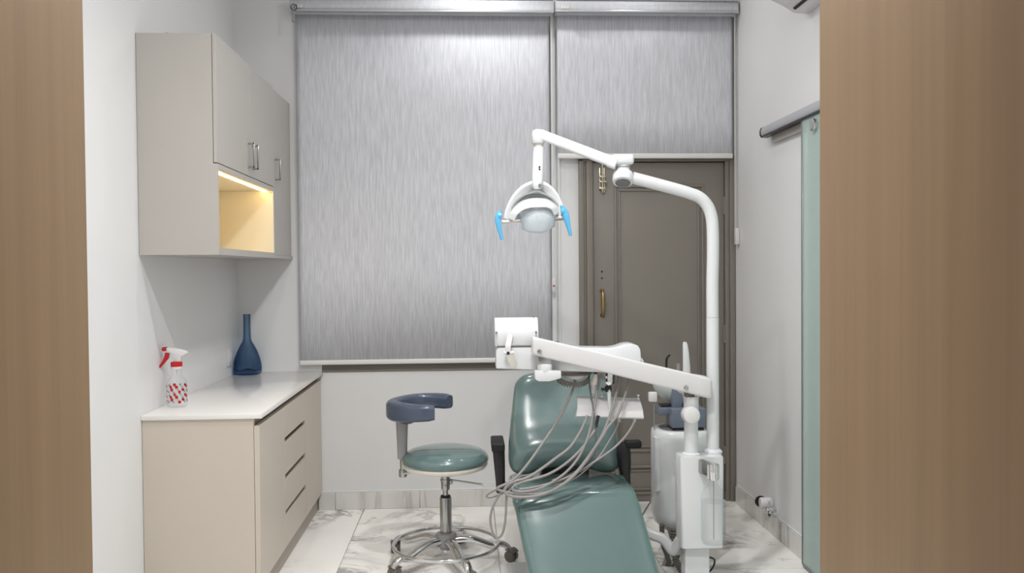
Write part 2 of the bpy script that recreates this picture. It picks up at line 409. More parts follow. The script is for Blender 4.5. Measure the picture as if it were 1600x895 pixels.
add_lathe(p, [(0.002, -0.03), (0.006, -0.02), (0.009, 0), (0.006, 0.01)], (0.812, fy-0.016, 1.905), 12)
obj('tower_bolt', p, M_NICKEL, leaf)
p = new(); hx = 0.808
add_tube(p, [(hx, fy-0.002, 1.285), (hx, fy-0.03, 1.272), (hx, fy-0.036, 1.215), (hx, fy-0.03, 1.158), (hx, fy-0.002, 1.145)], lambda t: 0.007+0.005*math.sin(PI*t), n=12)
for z in (1.29, 1.14): add_lathe(p, [(0.004, 0.012), (0.010, 0.006), (0.013, 0)], (hx, fy, z), 14, axis=(0, -1, 0))
obj('pull_handle', p, M_BRASS, leaf)
for z in (1.405, 1.365):
    p = new(); add_cyl(p, (hx, fy-0.0015, z), (hx, fy+0.001, z), 0.006, n=12); obj('screw_hole', p, M_BLACK, leaf)
for z in (1.80, 1.02, 0.28):
    p = new(); add_cyl(p, (1.558, fy-0.006, z-0.055), (1.558, fy-0.006, z+0.055), 0.007, n=12); obj('hinge', p, M_FRAMEP, door)
p = new(); bx(p, 0.755, 1.557, fy-0.006, fy+0.01, 0.0, 0.005); obj('threshold', p, M_WHITE2, door)

# ------------------------------------------------------------------ roller blinds
def blind(label, hx0, hx1, hz0, hz1, fx0, fx1, fz0, bar_h, yf, chain_x, chain_z, seed):
    t = thing('roller_blind', label, 'blind', ((fx0+fx1)/2, yf, fz0))
    y0 = yf-0.085
    p = new(); prof = [(0.0, hz0), (-0.085, hz0), (-0.092, hz0+0.02), (-0.086, hz1-0.02), (-0.07, hz1), (0.0, hz1)]
    add_prism(p, [(hx0, yf+0.015+dy, z) for dy, z in prof], (hx1-hx0, 0, 0), 0.002, 1); hr = obj('headrail', p, M_VAL, t)
    p = new(); bx(p, hx0-0.001, hx1+0.001, y0-0.004, y0+0.03, hz0-0.003, hz0+0.007, 0.002); bx(p, hx0-0.001, hx1+0.001, y0+0.010, y0+0.05, hz1-0.006, hz1+0.003, 0.002)
    obj('edge_profile', p, M_ALU, hr)
    p = new()
    for k in range(3): bx(p, hx0+0.03+k*0.016, hx0+0.042+k*0.016, y0-0.0085, y0-0.004, hz0+0.012, hz0+0.03)
    obj('sticker', p, M_BARW, hr)
    for x in (hx0, hx1):
        p = new(); add_prism(p, [(x-0.003, yf+0.015+dy, z) for dy, z in prof], (0.006, 0, 0)); obj('end_cap', p, M_PALEGREY, hr)
    p = new(); nx, nz = 60, 4; grid = []
    for i in range(nx+1):
        x = fx0+(fx1-fx0)*i/nx
        grid.append([p.verts.new((x, yf+0.0012*math.sin(x*9+seed), fz0+bar_h*0.5+(hz0+0.02-fz0-bar_h*0.5)*j/nz)) for j in range(nz+1)])
    for i in range(nx):
        for j in range(nz): p.faces.new((grid[i][j], grid[i+1][j], grid[i+1][j+1], grid[i][j+1]))
    f = obj('fabric', p, M_FABRIC, t)
    md = f.modifiers.new('thickness', 'SOLIDIFY'); md.thickness = 0.0012
    p = new(); bx(p, fx0-0.002, fx1+0.002, yf-0.012, yf+0.010, fz0, fz0+bar_h, 0.006, 3); obj('bottom_bar', p, M_BARW, t)
    p = new()
    for dx in (0, 0.009): add_cyl(p, (chain_x+dx, yf-0.03+dx, chain_z), (chain_x+dx, yf-0.03+dx, hz0+0.01), 0.0022, n=8)
    ch = obj('chain', p, M_BARW, t)
    return t, ch
YF1 = YB-0.03
tb, ch = blind('wide grey streaked roller blind pulled down over the window', -1.01, 0.515, 2.923, 3.008, -0.992, 0.494, 0.868, 0.028, YF1, 0.505, 1.30, 0.3)
p = new(); bx(p, 0.498, 0.520, YF1-0.045, YF1-0.022, 1.285, 1.37, 0.004); wt = obj('chain_weight', p, M_WHITE2, ch)
p = new(); bx(p, 0.504, 0.514, YF1-0.0465, YF1-0.044, 1.318, 1.328); obj('red_mark', p, M_RED, wt)
tb2, ch2 = blind('short grey streaked roller blind drawn down to the top of the door', 0.526, 1.606, 2.923, 3.0, 0.540, 1.592, 2.078, 0.030, YB-0.055, 1.598, 1.60, 1.7)
p = new(); bx(p, 1.594, 1.619, YB-0.11, YB-0.075, 1.56, 1.66, 0.005); obj('chain_tensioner', p, M_WHITE2, ch2)
# dark cord loop with tassel at the left end of the headrail
p = new(); c = Vector((-1.03, YB-0.09, 2.955)); c = at(459.0, 11.5, YB-0.13)
add_tube(p, [c+Vector((0.016*math.cos(a), 0, 0.019*math.sin(a))) for a in [2*PI*i/16 for i in range(16)]], 0.0022, n=8, closed=True, smooth=False)
add_tube(p, [c+Vector((0.012, 0, 0.012)), c+Vector((0.012, 0.05, 0.022)), c+Vector((0.008, 0.125, 0.02))], 0.004, n=8)
add_tube(p, [c+Vector((0.004, 0, 0.012)), c+Vector((0.0, 0.002, -0.005))], 0.002, n=8)
lp = tag(obj('cord_loop', p, M_BLACK), 'small dark cord loop hanging at the left end of the blind headrail', 'cord')
p = new(); add_lathe(p, [(0.002, 0), (0.004, -0.02), (0.010, -0.062)], c+Vector((-0.002, 0, -0.02)), 12); obj('tassel', p, M_GREYP, lp)

# ------------------------------------------------------------------ wall cabinet
CF, DF = -1.052, -1.034; CY0, CYM, CY1 = 3.524, 4.533, 4.984; CZ0, CZ1, CZD = 1.494, 2.409, 1.876
t = thing('wall_cabinet', 'greige wall cabinet hung above the worktop with a lit open niche', 'cabinet', (XL, 4.2, CZ0))
p = new(); T = 0.018; x0 = XL+0.002
bx(p, x0, CF, CY0, CY0+T, CZ0, CZ1)                       # near side panel
bx(p, x0, CF, CY1-T, CY1, CZ0, CZ1); bx(p, x0, CF, CYM-T, CYM, CZ0, CZ1)
bx(p, x0, CF, CY0+T, CYM-T, CZ1-T, CZ1); bx(p, x0, CF, CYM, CY1-T, CZ1-T, CZ1); bx(p, x0, CF, CYM, CY1-T, CZ0, CZ0+T)
obj('carcass', p, M_LAM, t, smooth=0)
# niche box, its front flush with the doors
p = new()
bx(p, CF, DF, CY0, CY0+0.012, CZ0, CZD-0.004); bx(p, CF, DF, CYM-0.004, CYM+0.004, CZ0, CZD-0.004)
bx(p, CF, DF, CY0+0.012, CYM-0.004, 1.851, CZD-0.004); bx(p, CF, DF, CY0+0.012, CYM-0.004, CZ0, 1.522)
bx(p, CF-0.0, DF, CYM+0.004, CY1, CZ0, 1.51)
obj('niche_front', p, M_LAM, t, smooth=0)
p = new(); bx(p, x0, CF, CY0+T, CYM-T, CZ0, CZ0+0.003); obj('bottom_panel', p, M_LAM, t, smooth=0)
p = new()
bx(p, x0, CF+0.017, CY0+T, CYM-T, 1.852, 1.868); bx(p, x0, CF+0.017, CY0+T, CYM-T, CZ0+0.003, 1.521); bx(p, x0, x0+0.006, CY0+T, CYM-T, 1.521, 1.852)
bx(p, x0+0.006, CF+0.016, CY0+0.0125, CY0+T+0.002, 1.522, 1.851); bx(p, x0+0.006, CF+0.016, CYM-T-0.002, CYM-0.0045, 1.522, 1.851)
ni = obj('niche_lining', p, M_NICHE, t, smooth=0)
p = new(); bx(p, DF-0.05, DF-0.036, CY0+0.03, CYM-0.03, 1.846, 1.8525, 0.001); obj('led_strip', p, M_LED, ni)
def bow_handle(parent, x, y, z0, z1):
    p = new(); o = 0.026
    add_tube(p, [(x, y, z1), (x+o, y, z1), (x+o, y, z0), (x, y, z0)], 1.0, prof=rrect(0.009, 0.009, 0.002, 2), smooth=False, upv=(0, 1, 0))
    for z in (z0, z1): bx(p, x, x+o+0.004, y-0.005, y+0.005, z-0.005, z+0.005, 0.001)
    bx(p, x+o-0.004, x+o+0.005, y-0.005, y+0.005, z0-0.005, z1+0.005, 0.001)
    return obj('handle', p, M_STEEL, parent)
YS = 4.055
for y0, y1, hy in ((CY0, YS-0.0015, YS-0.04), (YS+0.0015, CYM-0.002, YS+0.035)):
    p = new(); bx(p, CF+0.002, DF, y0, y1, CZD, CZ1, 0.0012, 1); d = obj('door', p, M_LAM, t); bow_handle(d, DF, hy, 1.918, 2.028)
p = new(); bx(p, CF, CF+0.010, CYM+0.006, CY1, 1.511, CZ1-0.001, 0.0012, 1); d = obj('door', p, M_LAM, t); bow_handle(d, CF+0.010, 4.60, 1.922, 2.03)
p = new(); c = Vector((-1.245, 3.56, CZ1))
add_tube(p, [c+Vector((0.013*math.cos(a), 0, 0.012*math.sin(a)-0.002)) for a in [PI*i/8 for i in range(9)]], 0.0025, n=8)
tag(obj('cable_loop', p, M_GREYP), 'tiny grey cable loop showing over the top of the wall cabinet', 'cable')

# ------------------------------------------------------------------ base cabinet and worktop
BF, BD = -0.902, -0.879; BY0, BY1 = 3.522, 4.984
t = thing('base_cabinet', 'long taupe base cabinet with handleless drawers under the white worktop', 'cabinet', ((XL+BF)/2, 4.25, 0))
p = new(); bx(p, XL+0.002, BF, BY0, BY0+0.02, 0.0, 0.807); bx(p, XL+0.002, BF-0.03, BY0+0.02, BY1, 0.10, 0.805); obj('carcass', p, M_LAM_BASE, t, smooth=0)
p = new(); bx(p, BF-0.028, BF-0.001, BY0+0.02, BY1, 0.768, 0.806); obj('grip_recess', p, M_RECESS_SHADE, t, smooth=0)
p = new(); bx(p, BF-0.03, BF-0.002, BY0+0.0201, BY1, 0.0, 0.102); obj('plinth', p, M_LAM_PLINTH, t, smooth=0)
DY = [BY0, 4.005, 4.497, BY1]; g = 0.0012
p = new(); bx(p, BF+0.0015, BD, DY[0], DY[1]-g, 0.103, 0.776, 0.0012, 1); obj('door', p, M_LAM_BASE, t)
p = new(); bx(p, BF+0.0015, BD, DY[2]+g, DY[3], 0.103, 0.776, 0.0012, 1); obj('door', p, M_LAM_BASE, t)
zs = [0.103, 0.279, 0.451, 0.627, 0.806]
for k in range(4):
    zt = zs[k+1]-(0.030 if k == 3 else 0.026); zb = zs[k]
    p = new(); bx(p, BF+0.0015, BD, DY[1]+g, DY[2]-g, zb, zt, 0.0012, 1); d = obj('drawer', p, M_LAM_BASE, t)
    if k < 3:
        p = new(); bx(p, BF-0.026, BF-0.004, DY[1]+0.006, DY[2]-0.006, zt-0.004, zs[k+1]+0.002); obj('grip_recess', p, M_RECESS_SHADE, d, smooth=0)
p = new(); bx(p, XL+0.001, -0.866, 3.512, YB-0.001, 0.8075, 0.828, 0.002, 2)
tag(obj('worktop', p, M_QUARTZ), 'glossy white stone worktop lying on the taupe base cabinet', 'worktop')

# vase
vy, vx, vz = 4.895, -1.283, 0.8285
prof = [(0.055, 0.0), (0.074, 0.002), (0.080, 0.012), (0.081, 0.03), (0.078, 0.06), (0.070, 0.095), (0.058, 0.130), (0.042, 0.163), (0.028, 0.187), (0.0225, 0.205), (0.021, 0.24), (0.0205, 0.30), (0.021, 0.340), (0.0215, 0.347)]
inner = [(r-0.0042, h+(0.006 if i < 3 else 0)) for i, (r, h) in enumerate(prof)]; inner[0] = (0.012, 0.032); inner[1] = (0.05, 0.016); inner[2] = (0.072, 0.018); inner[-1] = (0.0175, 0.347)
p = new(); add_lathe(p, prof+list(reversed(inner)), (vx, vy, vz), 48); tag(obj('vase', p, M_BLUEGLASS, smooth=60), 'tall-necked deep blue glass vase in the back corner of the worktop', 'vase')

# spray bottle
sx, sy, sz = -1.287, 3.735, 0.8285; R = 0.0425
t = thing('spray_bottle', 'clear spray bottle with red trigger and floral print on the worktop', 'bottle', (sx, sy, sz))
p = new(); bp = [(0.036, 0), (0.041, 0.004), (R, 0.012), (R, 0.100), (0.040, 0.115), (0.032, 0.128), (0.0235, 0.136), (0.021, 0.145), (0.021, 0.176)]
add_lathe(p, bp, (sx, sy, sz), 32, cap1=False); body = obj('body', p, M_CLEAR, t, smooth=60)
p = new(); pg = new(); rs = random.Random(3)
def patch(bm, a, h, w, hh, kind):
    n = 9; vs = []
    for i in range(n):
        th = 2*PI*i/n; rr = 1.0 if kind else (0.75+0.35*math.cos(3*th))
        aa = a+w*rr*math.cos(th); zz = h+hh*rr*math.sin(th); vs.append((aa, zz))
    o = [bm.verts.new((sx+(R+0.0008)*math.sin(x), sy-(R+0.0008)*math.cos(x), sz+z)) for x, z in vs]; bm.faces.new(o)
for k in range(11):
    for row in range(4):
        a = 2*PI*k/11+(0.28 if row % 2 else 0); patch(p if (k+row) % 2 else pg, a, 0.026+row*0.022, 0.14+0.05*rs.random(), 0.0075, (k+row) % 2)
obj('red_flower_print', p, M_RED, body)['kind'] = 'stuff'; obj('grey_leaf_print', pg, M_GREYP, body)['kind'] = 'stuff'
p = new(); add_lathe(p, [(0.0235, 0.168), (0.0245, 0.172), (0.0245, 0.178)], (sx, sy, sz), 28); obj('collar_ring', p, M_WHITE2, t)
p = new(); add_lathe(p, [(0.0245, 0.178), (0.0245, 0.196), (0.021, 0.199)], (sx, sy, sz), 28); obj('cap', p, M_RED, t)
H = lambda pts, y=0.0: [Vector((sx+a, sy+y, sz+z)) for a, z in pts]
p = new(); add_prism(p, H([(-0.012, 0.199), (0.020, 0.199), (0.023, 0.222), (0.052, 0.238), (0.040, 0.248), (0.012, 0.256), (-0.03, 0.262), (-0.04, 0.262), (-0.04, 0.243), (-0.022, 0.238), (-0.012, 0.222)], -0.011), (0, 0.022, 0), 0.003, 2); obj('spray_head', p, M_WHITE2, t)
p = new(); add_prism(p, H([(-0.062, 0.254), (-0.058, 0.264), (-0.040, 0.265), (-0.040, 0.248), (-0.056, 0.246)], -0.010), (0, 0.02, 0), 0.002, 1); obj('nozzle', p, M_RED, t)
p = new(); add_prism(p, H([(-0.046, 0.240), (-0.030, 0.236), (-0.034, 0.214), (-0.070, 0.172), (-0.076, 0.178), (-0.054, 0.214)], -0.007), (0, 0.014, 0), 0.002, 1); obj('trigger', p, M_RED, t)
p = new(); add_cyl(p, (sx, sy, sz+0.01), (sx, sy, sz+0.17), 0.0025, n=8); obj('dip_tube', p, M_WHITE2, t)

# switch plate on the left wall
p = new(); bx(p, XL, XL+0.009, 4.752, 4.838, 0.888, 0.988, 0.003); t = tag(obj('switch_plate', p, M_WHITE2), 'white electric switch plate on the left wall beside the blue vase', 'switch')
p = new(); bx(p, XL+0.009, XL+0.013, 4.772, 4.794, 0.91, 0.966, 0.002); obj('rocker', p, M_WHITE, t)
p = new(); bx(p, XL+0.009, XL+0.013, 4.797, 4.819, 0.91, 0.966, 0.002); obj('rocker', p, M_WHITE, t)

# ------------------------------------------------------------------ right wall: sliding glass door, pipe stub, air conditioner
t = thing('sliding_glass_door', 'frosted green sliding glass door hanging from an aluminium rail on the right wall', 'door', (1.57, 3.3, 0))
p = new(); prof = [(0.055, 0.0), (0.055, 0.046), (0.03, 0.05), (0.012, 0.046), (0.006, 0.03), (0.006, 0.012), (0.012, 0.0)]
RY = 4.36; RZ = 2.118
add_prism(p, [(1.555+a, RY, RZ+z) for a, z in prof], (0, 1.10-RY, 0)); rail = obj('rail', p, M_RAILALU, t)
p = new(); add_prism(p, [(1.553+a*1.04, RY, RZ-0.004+z*1.12) for a, z in prof], (0, 0.018, 0), 0.002, 1); obj('rail_end_cap', p, M_BLACK, rail)
p = new(); bx(p, 1.562, 1.60, 1.1, RY, RZ-0.008, RZ+0.001); obj('rail_lip', p, M_BLACK, rail)
p = new(); bx(p, 1.598, 1.616, 1.1, 4.30, RZ-0.045, RZ-0.006, 0.002); obj('wall_batten', p, M_LAM, t)
GY1 = 3.85
p = new(); bx(p, 1.572, 1.582, 2.75, GY1-0.012, 0.012, RZ-0.006, 0.002, 1); gp = obj('glass_panel', p, M_FROST, t)
p = new(); bx(p, 1.570, 1.584, GY1-0.012, GY1, 0.012, RZ-0.006, 0.002, 1); obj('edge_profile', p, M_GLASSEDGE, gp)
p = new(); bx(p, 1.5705, 1.5835, 2.75, GY1-0.012, 0.006, 0.02, 0.001, 1); obj('bottom_edge', p, M_GLASSEDGE, gp)
for y in (3.69, 2.9):
    p = new(); add_cyl(p, (1.572, y, RZ-0.055), (1.554, y, RZ-0.055), 0.028, n=28, bev=0.003); hg = obj('hanger_disc', p, M_CHROME, t)
    p = new(); add_cyl(p, (1.5538, y, RZ-0.055), (1.5515, y, RZ-0.055), 0.021, n=24); obj('disc_centre', p, M_GREYP, hg)
p = new()
for k in range(4): bx(p, 1.59, 1.612, 4.12+k*0.03, 4.135+k*0.03, RZ+0.046, RZ+0.052+0.004*(k % 2))
obj('fixing_clip', p, M_GREYP, rail)

t = thing('pipe_stub', 'short capped white water pipe stub with valve low on the right wall', 'pipe', (1.60, 4.33, 0.12))
p = new(); add_cyl(p, (1.605, 4.34, 0.165), (1.545, 4.34, 0.165), 0.030, n=20, bev=0.006); obj('pipe_cap', p, M_WHITE2, t)
p = new(); add_cyl(p, (1.56, 4.37, 0.165), (1.56, 4.378, 0.165), 0.03, n=20); obj('gasket', p, M_BLACKR, t)
p = new(); add_cyl(p, (1.60, 4.26, 0.15), (1.55, 4.26, 0.15), 0.016, n=16, bev=0.003); add_cyl(p, (1.565, 4.26, 0.15), (1.565, 4.24, 0.115), 0.011, n=14); add_cyl(p, (1.565, 4.26, 0.15), (1.565, 4.258, 0.20), 0.007, n=12); obj('valve', p, M_CHROME, t)
p = new(); add_lathe(p, [(0.004, 0), (0.011, 0.004), (0.011, 0.012), (0.003, 0.016)], (1.565, 4.258, 0.195), 14); obj('valve_knob', p, M_WHITE2, t)
p = new(); add_cyl(p, (1.565, 4.245, 0.128), (1.548, 4.215, 0.14), 0.006, n=10); obj('valve_lever', p, M_BLACK, t)

t = thing('air_conditioner', 'white split air conditioner high on the right wall', 'air conditioner', (1.52, 3.46, 2.61))
prof = [(0.118, 0.0), (0.05, 0.004), (0.0, 0.036), (-0.085, 0.075), (-0.098, 0.12), (-0.088, 0.27), (-0.06, 0.295), (0.118, 0.30)]
AY1, AY0 = 3.885, 3.03
p = new(); add_prism(p, [(1.50+a, AY1, 2.618+z) for a, z in prof], (0, AY0-AY1, 0), 0.004, 2); obj('housing', p, M_AC, t)
p = new(); add_prism(p, [Vector((1.5+a, AY1-0.05, 2.618+z)) for a, z in [(0.040, 0.0075), (0.028, 0.0155), (0.026, 0.0125), (0.038, 0.0045)]], (0, -0.75, 0)); obj('outlet_slot', p, M_BLACK, t)
p = new(); add_prism(p, [Vector((1.5+a, AY1-0.045, 2.618+z)) for a, z in [(-0.002, 0.036), (-0.07, 0.066), (-0.071, 0.062), (-0.003, 0.0325)]], (0, -0.76, 0)); obj('louver', p, M_AC, t)

# ------------------------------------------------------------------ ceiling downlights: some read from cast shadows, others unseen fill added for brightness
def downlight(x, y, label, watts, beam=180):
    t = thing('downlight', label, 'lamp', (x, y, ZC), 'ceiling downlights')
    p = new(); add_lathe(p, [(0.085, 0), (0.085, -0.006), (0.066, -0.012), (0.062, -0.004)], (x, y, ZC), 32, cap0=False, cap1=False); obj('trim_ring', p, M_WHITE2, t)
    p = new(); add_cyl(p, (x, y, ZC-0.003), (x, y, ZC-0.006), 0.061, n=32); obj('lens', p, M_LAMPLENS, t)
    l = bpy.data.lights.new('downlight_lamp', 'AREA'); l.shape = 'DISK'; l.size = 0.10; l.energy = watts; l.spread = math.radians(beam); l.color = (1.0, 0.998, 0.995)
    o = bpy.data.objects.new('downlight_lamp', l); COL.objects.link(o); o.parent = t; o.location = (0, 0, -0.016)
NAMES = ['round ceiling downlight nearest the big blind', 'round ceiling downlight above the foot of the dental chair', 'round ceiling downlight straight above the backrest of the dental chair', 'added round fill downlight in the corner in front of the door',
         'added round fill downlight inside the opening on the left', 'added round fill downlight inside the opening in the middle']
for (x, y, wt_, sp), n in zip(DOWNLIGHTS, NAMES): downlight(x, y, n, LAMP_W*wt_, sp)
downlight(-0.1, -0.3, 'added round fill downlight in the hall behind the opening', HALL_W)  # unseen lamp, added so the hall is not dark


# ------------------------------------------------------------------ operator stool
SX, SY = -0.118, 4.02
t = thing('operator_stool', 'round green operator stool with chrome foot ring and curved slate blue arm support', 'stool', (SX, SY, 0))
p = new(); add_lathe(p, [(0.02, 0.462), (0.17, 0.463), (0.198, 0.472), (0.206, 0.486), (0.204, 0.494), (0.02, 0.494)], (SX, SY, 0), 56); obj('seat_base', p, M_CREAM, t, smooth=50)
p = new(); add_lathe(p, [(0.05, 0.490), (0.196, 0.4905), (0.206, 0.496), (0.2105, 0.508), (0.207, 0.523), (0.196, 0.537), (0.175, 0.549), (0.14, 0.558), (0.09, 0.563), (0.04, 0.565), (0.0, 0.565)], (SX, SY, 0), 64); obj('seat', p, M_VINYL, t, smooth=60)
p = new(); add_cyl(p, (SX, SY, 0.325), (SX, SY, 0.40), 0.013, n=20); add_cyl(p, (SX, SY, 0.36), (SX, SY, 0.392), 0.021, n=24, bev=0.003)
add_lathe(p, [(0.022, 0.392), (0.022, 0.402), (0.0255, 0.404), (0.0255, 0.411), (0.021, 0.413), (0.021, 0.436), (0.024, 0.438), (0.024, 0.462)], (SX, SY, 0), 24); obj('gas_spring', p, M_STEEL, t)
p = new(); add_cyl(p, (SX, SY, 0.125), (SX, SY, 0.324), 0.0285, n=32, bev=0.002); obj('column', p, M_STEEL, t)
p = new(); add_cyl(p, (SX, SY, 0.3235), (SX, SY, 0.331), 0.024, n=24); obj('column_seal', p, M_BLACKR, t)
p = new(); add_lathe(p, [(0.028, 0.072), (0.032, 0.085), (0.052, 0.092), (0.055, 0.13), (0.047, 0.148), (0.03, 0.151)], (SX, SY, 0), 28); obj('hub', p, M_HUB, t)
p = new(); add_cyl(p, (SX, SY, 0.058), (SX, SY, 0.074), 0.022, n=24, bev=0.002); obj('hub_cap', p, M_CHROME, t)
p = new(); add_tube(p, [(SX+0.02, SY-0.01, 0.41), (SX+0.10, SY-0.02, 0.399), (SX+0.185, SY-0.03, 0.387)], 0.0045, n=10); lv = obj('height_lever', p, M_STEEL, t)
p = new(); add_cyl(p, (SX+0.022, SY-0.012, 0.40), (SX+0.034, SY-0.014, 0.40), 0.012, n=14, bev=0.002); obj('lever_pivot', p, M_STEEL, lv)
p = new(); add_box(p, (SX+0.22, SY-0.034, 0.383), (0.075, 0.03, 0.012), 0.004, 2); obj('lever_paddle', p, M_CLEAR, lv)
p = new(); add_tube(p, [(SX+0.253*math.cos(2*PI*i/72), SY+0.253*math.sin(2*PI*i/72), 0.098) for i in range(72)], 0.0085, n=12, closed=True, smooth=False); obj('foot_ring', p, M_CHROME, t)
for k, deg in enumerate((3, 75, 147, 219, 291)):
    a = math.radians(deg); d = Vector((math.cos(a), math.sin(a), 0)); sd = Vector((-d.y, d.x, 0)); c = Vector((SX, SY, 0))
    p = new(); add_tube(p, [c+d*0.035+Vector((0, 0, 0.118)), c+d*0.12+Vector((0, 0, 0.116)), c+d*0.22+Vector((0, 0, 0.104-0.024)), c+d*0.265+Vector((0, 0, 0.086)), c+d*0.297+Vector((0, 0, 0.070)), c+d*0.308+Vector((0, 0, 0.052))],
        lambda q: 0.0235-0.008*q, prof=[(1.15*math.cos(2*PI*i/16), 0.82*math.sin(2*PI*i/16)) for i in range(16)], upv=(0, 0, 1))
    lg = obj('leg', p, M_CHROME, t, smooth=60)
    rot = math.radians((-40, 150, 95, 60, 20)[k]); f = Vector((math.cos(rot), math.sin(rot), 0)); s2 = Vector((-f.y, f.x, 0)); q = c+d*0.308
    p = new(); wc = q+f*0.012+Vector((0, 0, 0.0275))
    for sg in (-1, 1): add_cyl(p, wc+s2*sg*0.006, wc+s2*sg*0.024, 0.027, n=24, bev=0.004)
    add_tube(p, [wc+Vector((0, 0, 0.029))-f*0.018, wc+Vector((0, 0, 0.032))+f*0.004, wc+Vector((0, 0, 0.020))+f*0.026], 1.0, prof=rrect(0.05, 0.006, 0.002, 2), upv=(0, 0, 1))
    add_cyl(p, q+Vector((0, 0, 0.03)), q+Vector((0, 0, 0.062)), 0.009, n=14)
    obj('caster', p, M_CASTER, lg)
# arm support
ax = -0.318
p = new(); add_tube(p, [(ax+0.16, SY, 0.458), (ax+0.04, SY, 0.452), (ax, SY, 0.445)], 1.0, prof=rrect(0.045, 0.012, 0.004, 3), upv=(0, 0, 1)); obj('support_bracket', p, M_STEEL, t)
p = new(); add_cyl(p, (ax-0.004, SY, 0.43), (ax-0.004, SY, 0.56), 0.014, n=24); add_cyl(p, (ax-0.004, SY, 0.425), (ax-0.004, SY, 0.463), 0.020, n=24, bev=0.005); obj('support_rod', p, M_STEEL, t)
p = new(); loft(p, [[Vector((ax-0.006+a*q, SY+b_*q, z)) for a, b_ in rrect(0.05, 0.042, 0.015, 4)] for z, q in ((0.515, 0.92), (0.60, 1.0), (0.69, 1.16), (0.715, 1.25))]); obj('support_post', p, M_GREYP, t)
cc = Vector((-0.196, 4.03, 0.754)); P = []
for i in range(25):
    a = math.radians(282-(282-52)*i/24); rr = 0.162+0.012*max(0, math.cos(a-PI))
    P.append(cc+Vector((rr*math.cos(a), rr*math.sin(a), 0.012*max(0, math.sin(a))+0.004*max(0, -math.sin(a)))))
sec = []
for i, q in enumerate(P):
    tn = (P[min(i+1, 24)]-P[max(i-1, 0)]).normalized(); sd = tn.cross(Vector((0, 0, 1))).normalized(); u = i/24
    hh = 0.074+0.018*math.sin(PI*min(1, u*1.6))**2; ww = 0.062; sc = 1.0 if 0 < i < 24 else 0.86
    sec.append([q+sd*x*sc+Vector((0, 0, z*sc)) for x, z in rrect(ww, hh, 0.02, 4)])
p = new(); loft(p, sec); sp = obj('arm_support', p, M_NAVY, t, smooth=50)
p = new(); add_lathe(p, [(0.026, 0.69), (0.05, 0.705), (0.055, 0.716)], (ax+0.02, SY-0.03, 0), 20); obj('support_socket', p, M_NAVY, sp)

# ------------------------------------------------------------------ dental chair
def cxx(Y): return 0.446+0.26*max(0.0, 3.49-Y)
t = thing('dental_chair', 'sage green vinyl dental chair with black armrests facing the viewer', 'chair', (0.46, 3.7, 0))
path = [(4.06, 0.435), (3.90, 0.452), (3.75, 0.470), (3.62, 0.484), (3.53, 0.482), (3.475, 0.455), (3.43, 0.400), (3.37, 0.318), (3.30, 0.222), (3.23, 0.125), (3.19, 0.075)]
PP = smooth_path([Vector((0, y, z)) for y, z in path], 5); secs = []; n = len(PP)
for i, q in enumerate(PP):
    tn = (PP[min(i+1, n-1)]-PP[max(i-1, 0)]).normalized(); nm = Vector((0, tn.z, -tn.y));
    if nm.z < 0: nm = -nm
    u = i/(n-1); hw = 0.260+0.006*math.sin(PI*u)+ (0.0 if u < 0.9 else -0.03*((u-0.9)/0.1)**2); e = min(u, 1-u)/0.04
    sc = 1.0 if e >= 1 else 0.80+0.20*math.sqrt(max(0, 1-(1-e)**2)); th = 0.085
    pts = []
    for a in [2*PI*j/40 for j in range(40)]:
        ca, sa = math.cos(a), math.sin(a); ex = 0.30
        x = math.copysign(abs(ca)**ex, ca)*hw*sc; h = math.copysign(abs(sa)**(0.55), sa)*th/2*sc
        pts.append(Vector((cxx(q.y)+x, q.y, q.z))+nm*(h-th/2))
    secs.append(pts)
p = new(); loft(p, secs); seat = obj('seat_and_legrest', p, M_VINYL, t, smooth=60)
def dark(y0, y1): pass
# seam piping along both edges of the cushion
for sg in (-1, 1):
    pth = []
    for i in range(3, n-3, 3):
        q = PP[i]; tn = (PP[min(i+1, n-1)]-PP[max(i-1, 0)]).normalized(); nm = Vector((0, tn.z, -tn.y)); nm = nm if nm.z > 0 else -nm
        u = i/(n-1); hw = 0.260+0.006*math.sin(PI*u); pth.append(Vector((cxx(q.y)+sg*(hw-0.012), q.y, q.z))-nm*0.0125)
    p = new(); add_tube(p, pth, 0.0035, n=6, k=3); obj('piping', p, M_VINYLD, seat)
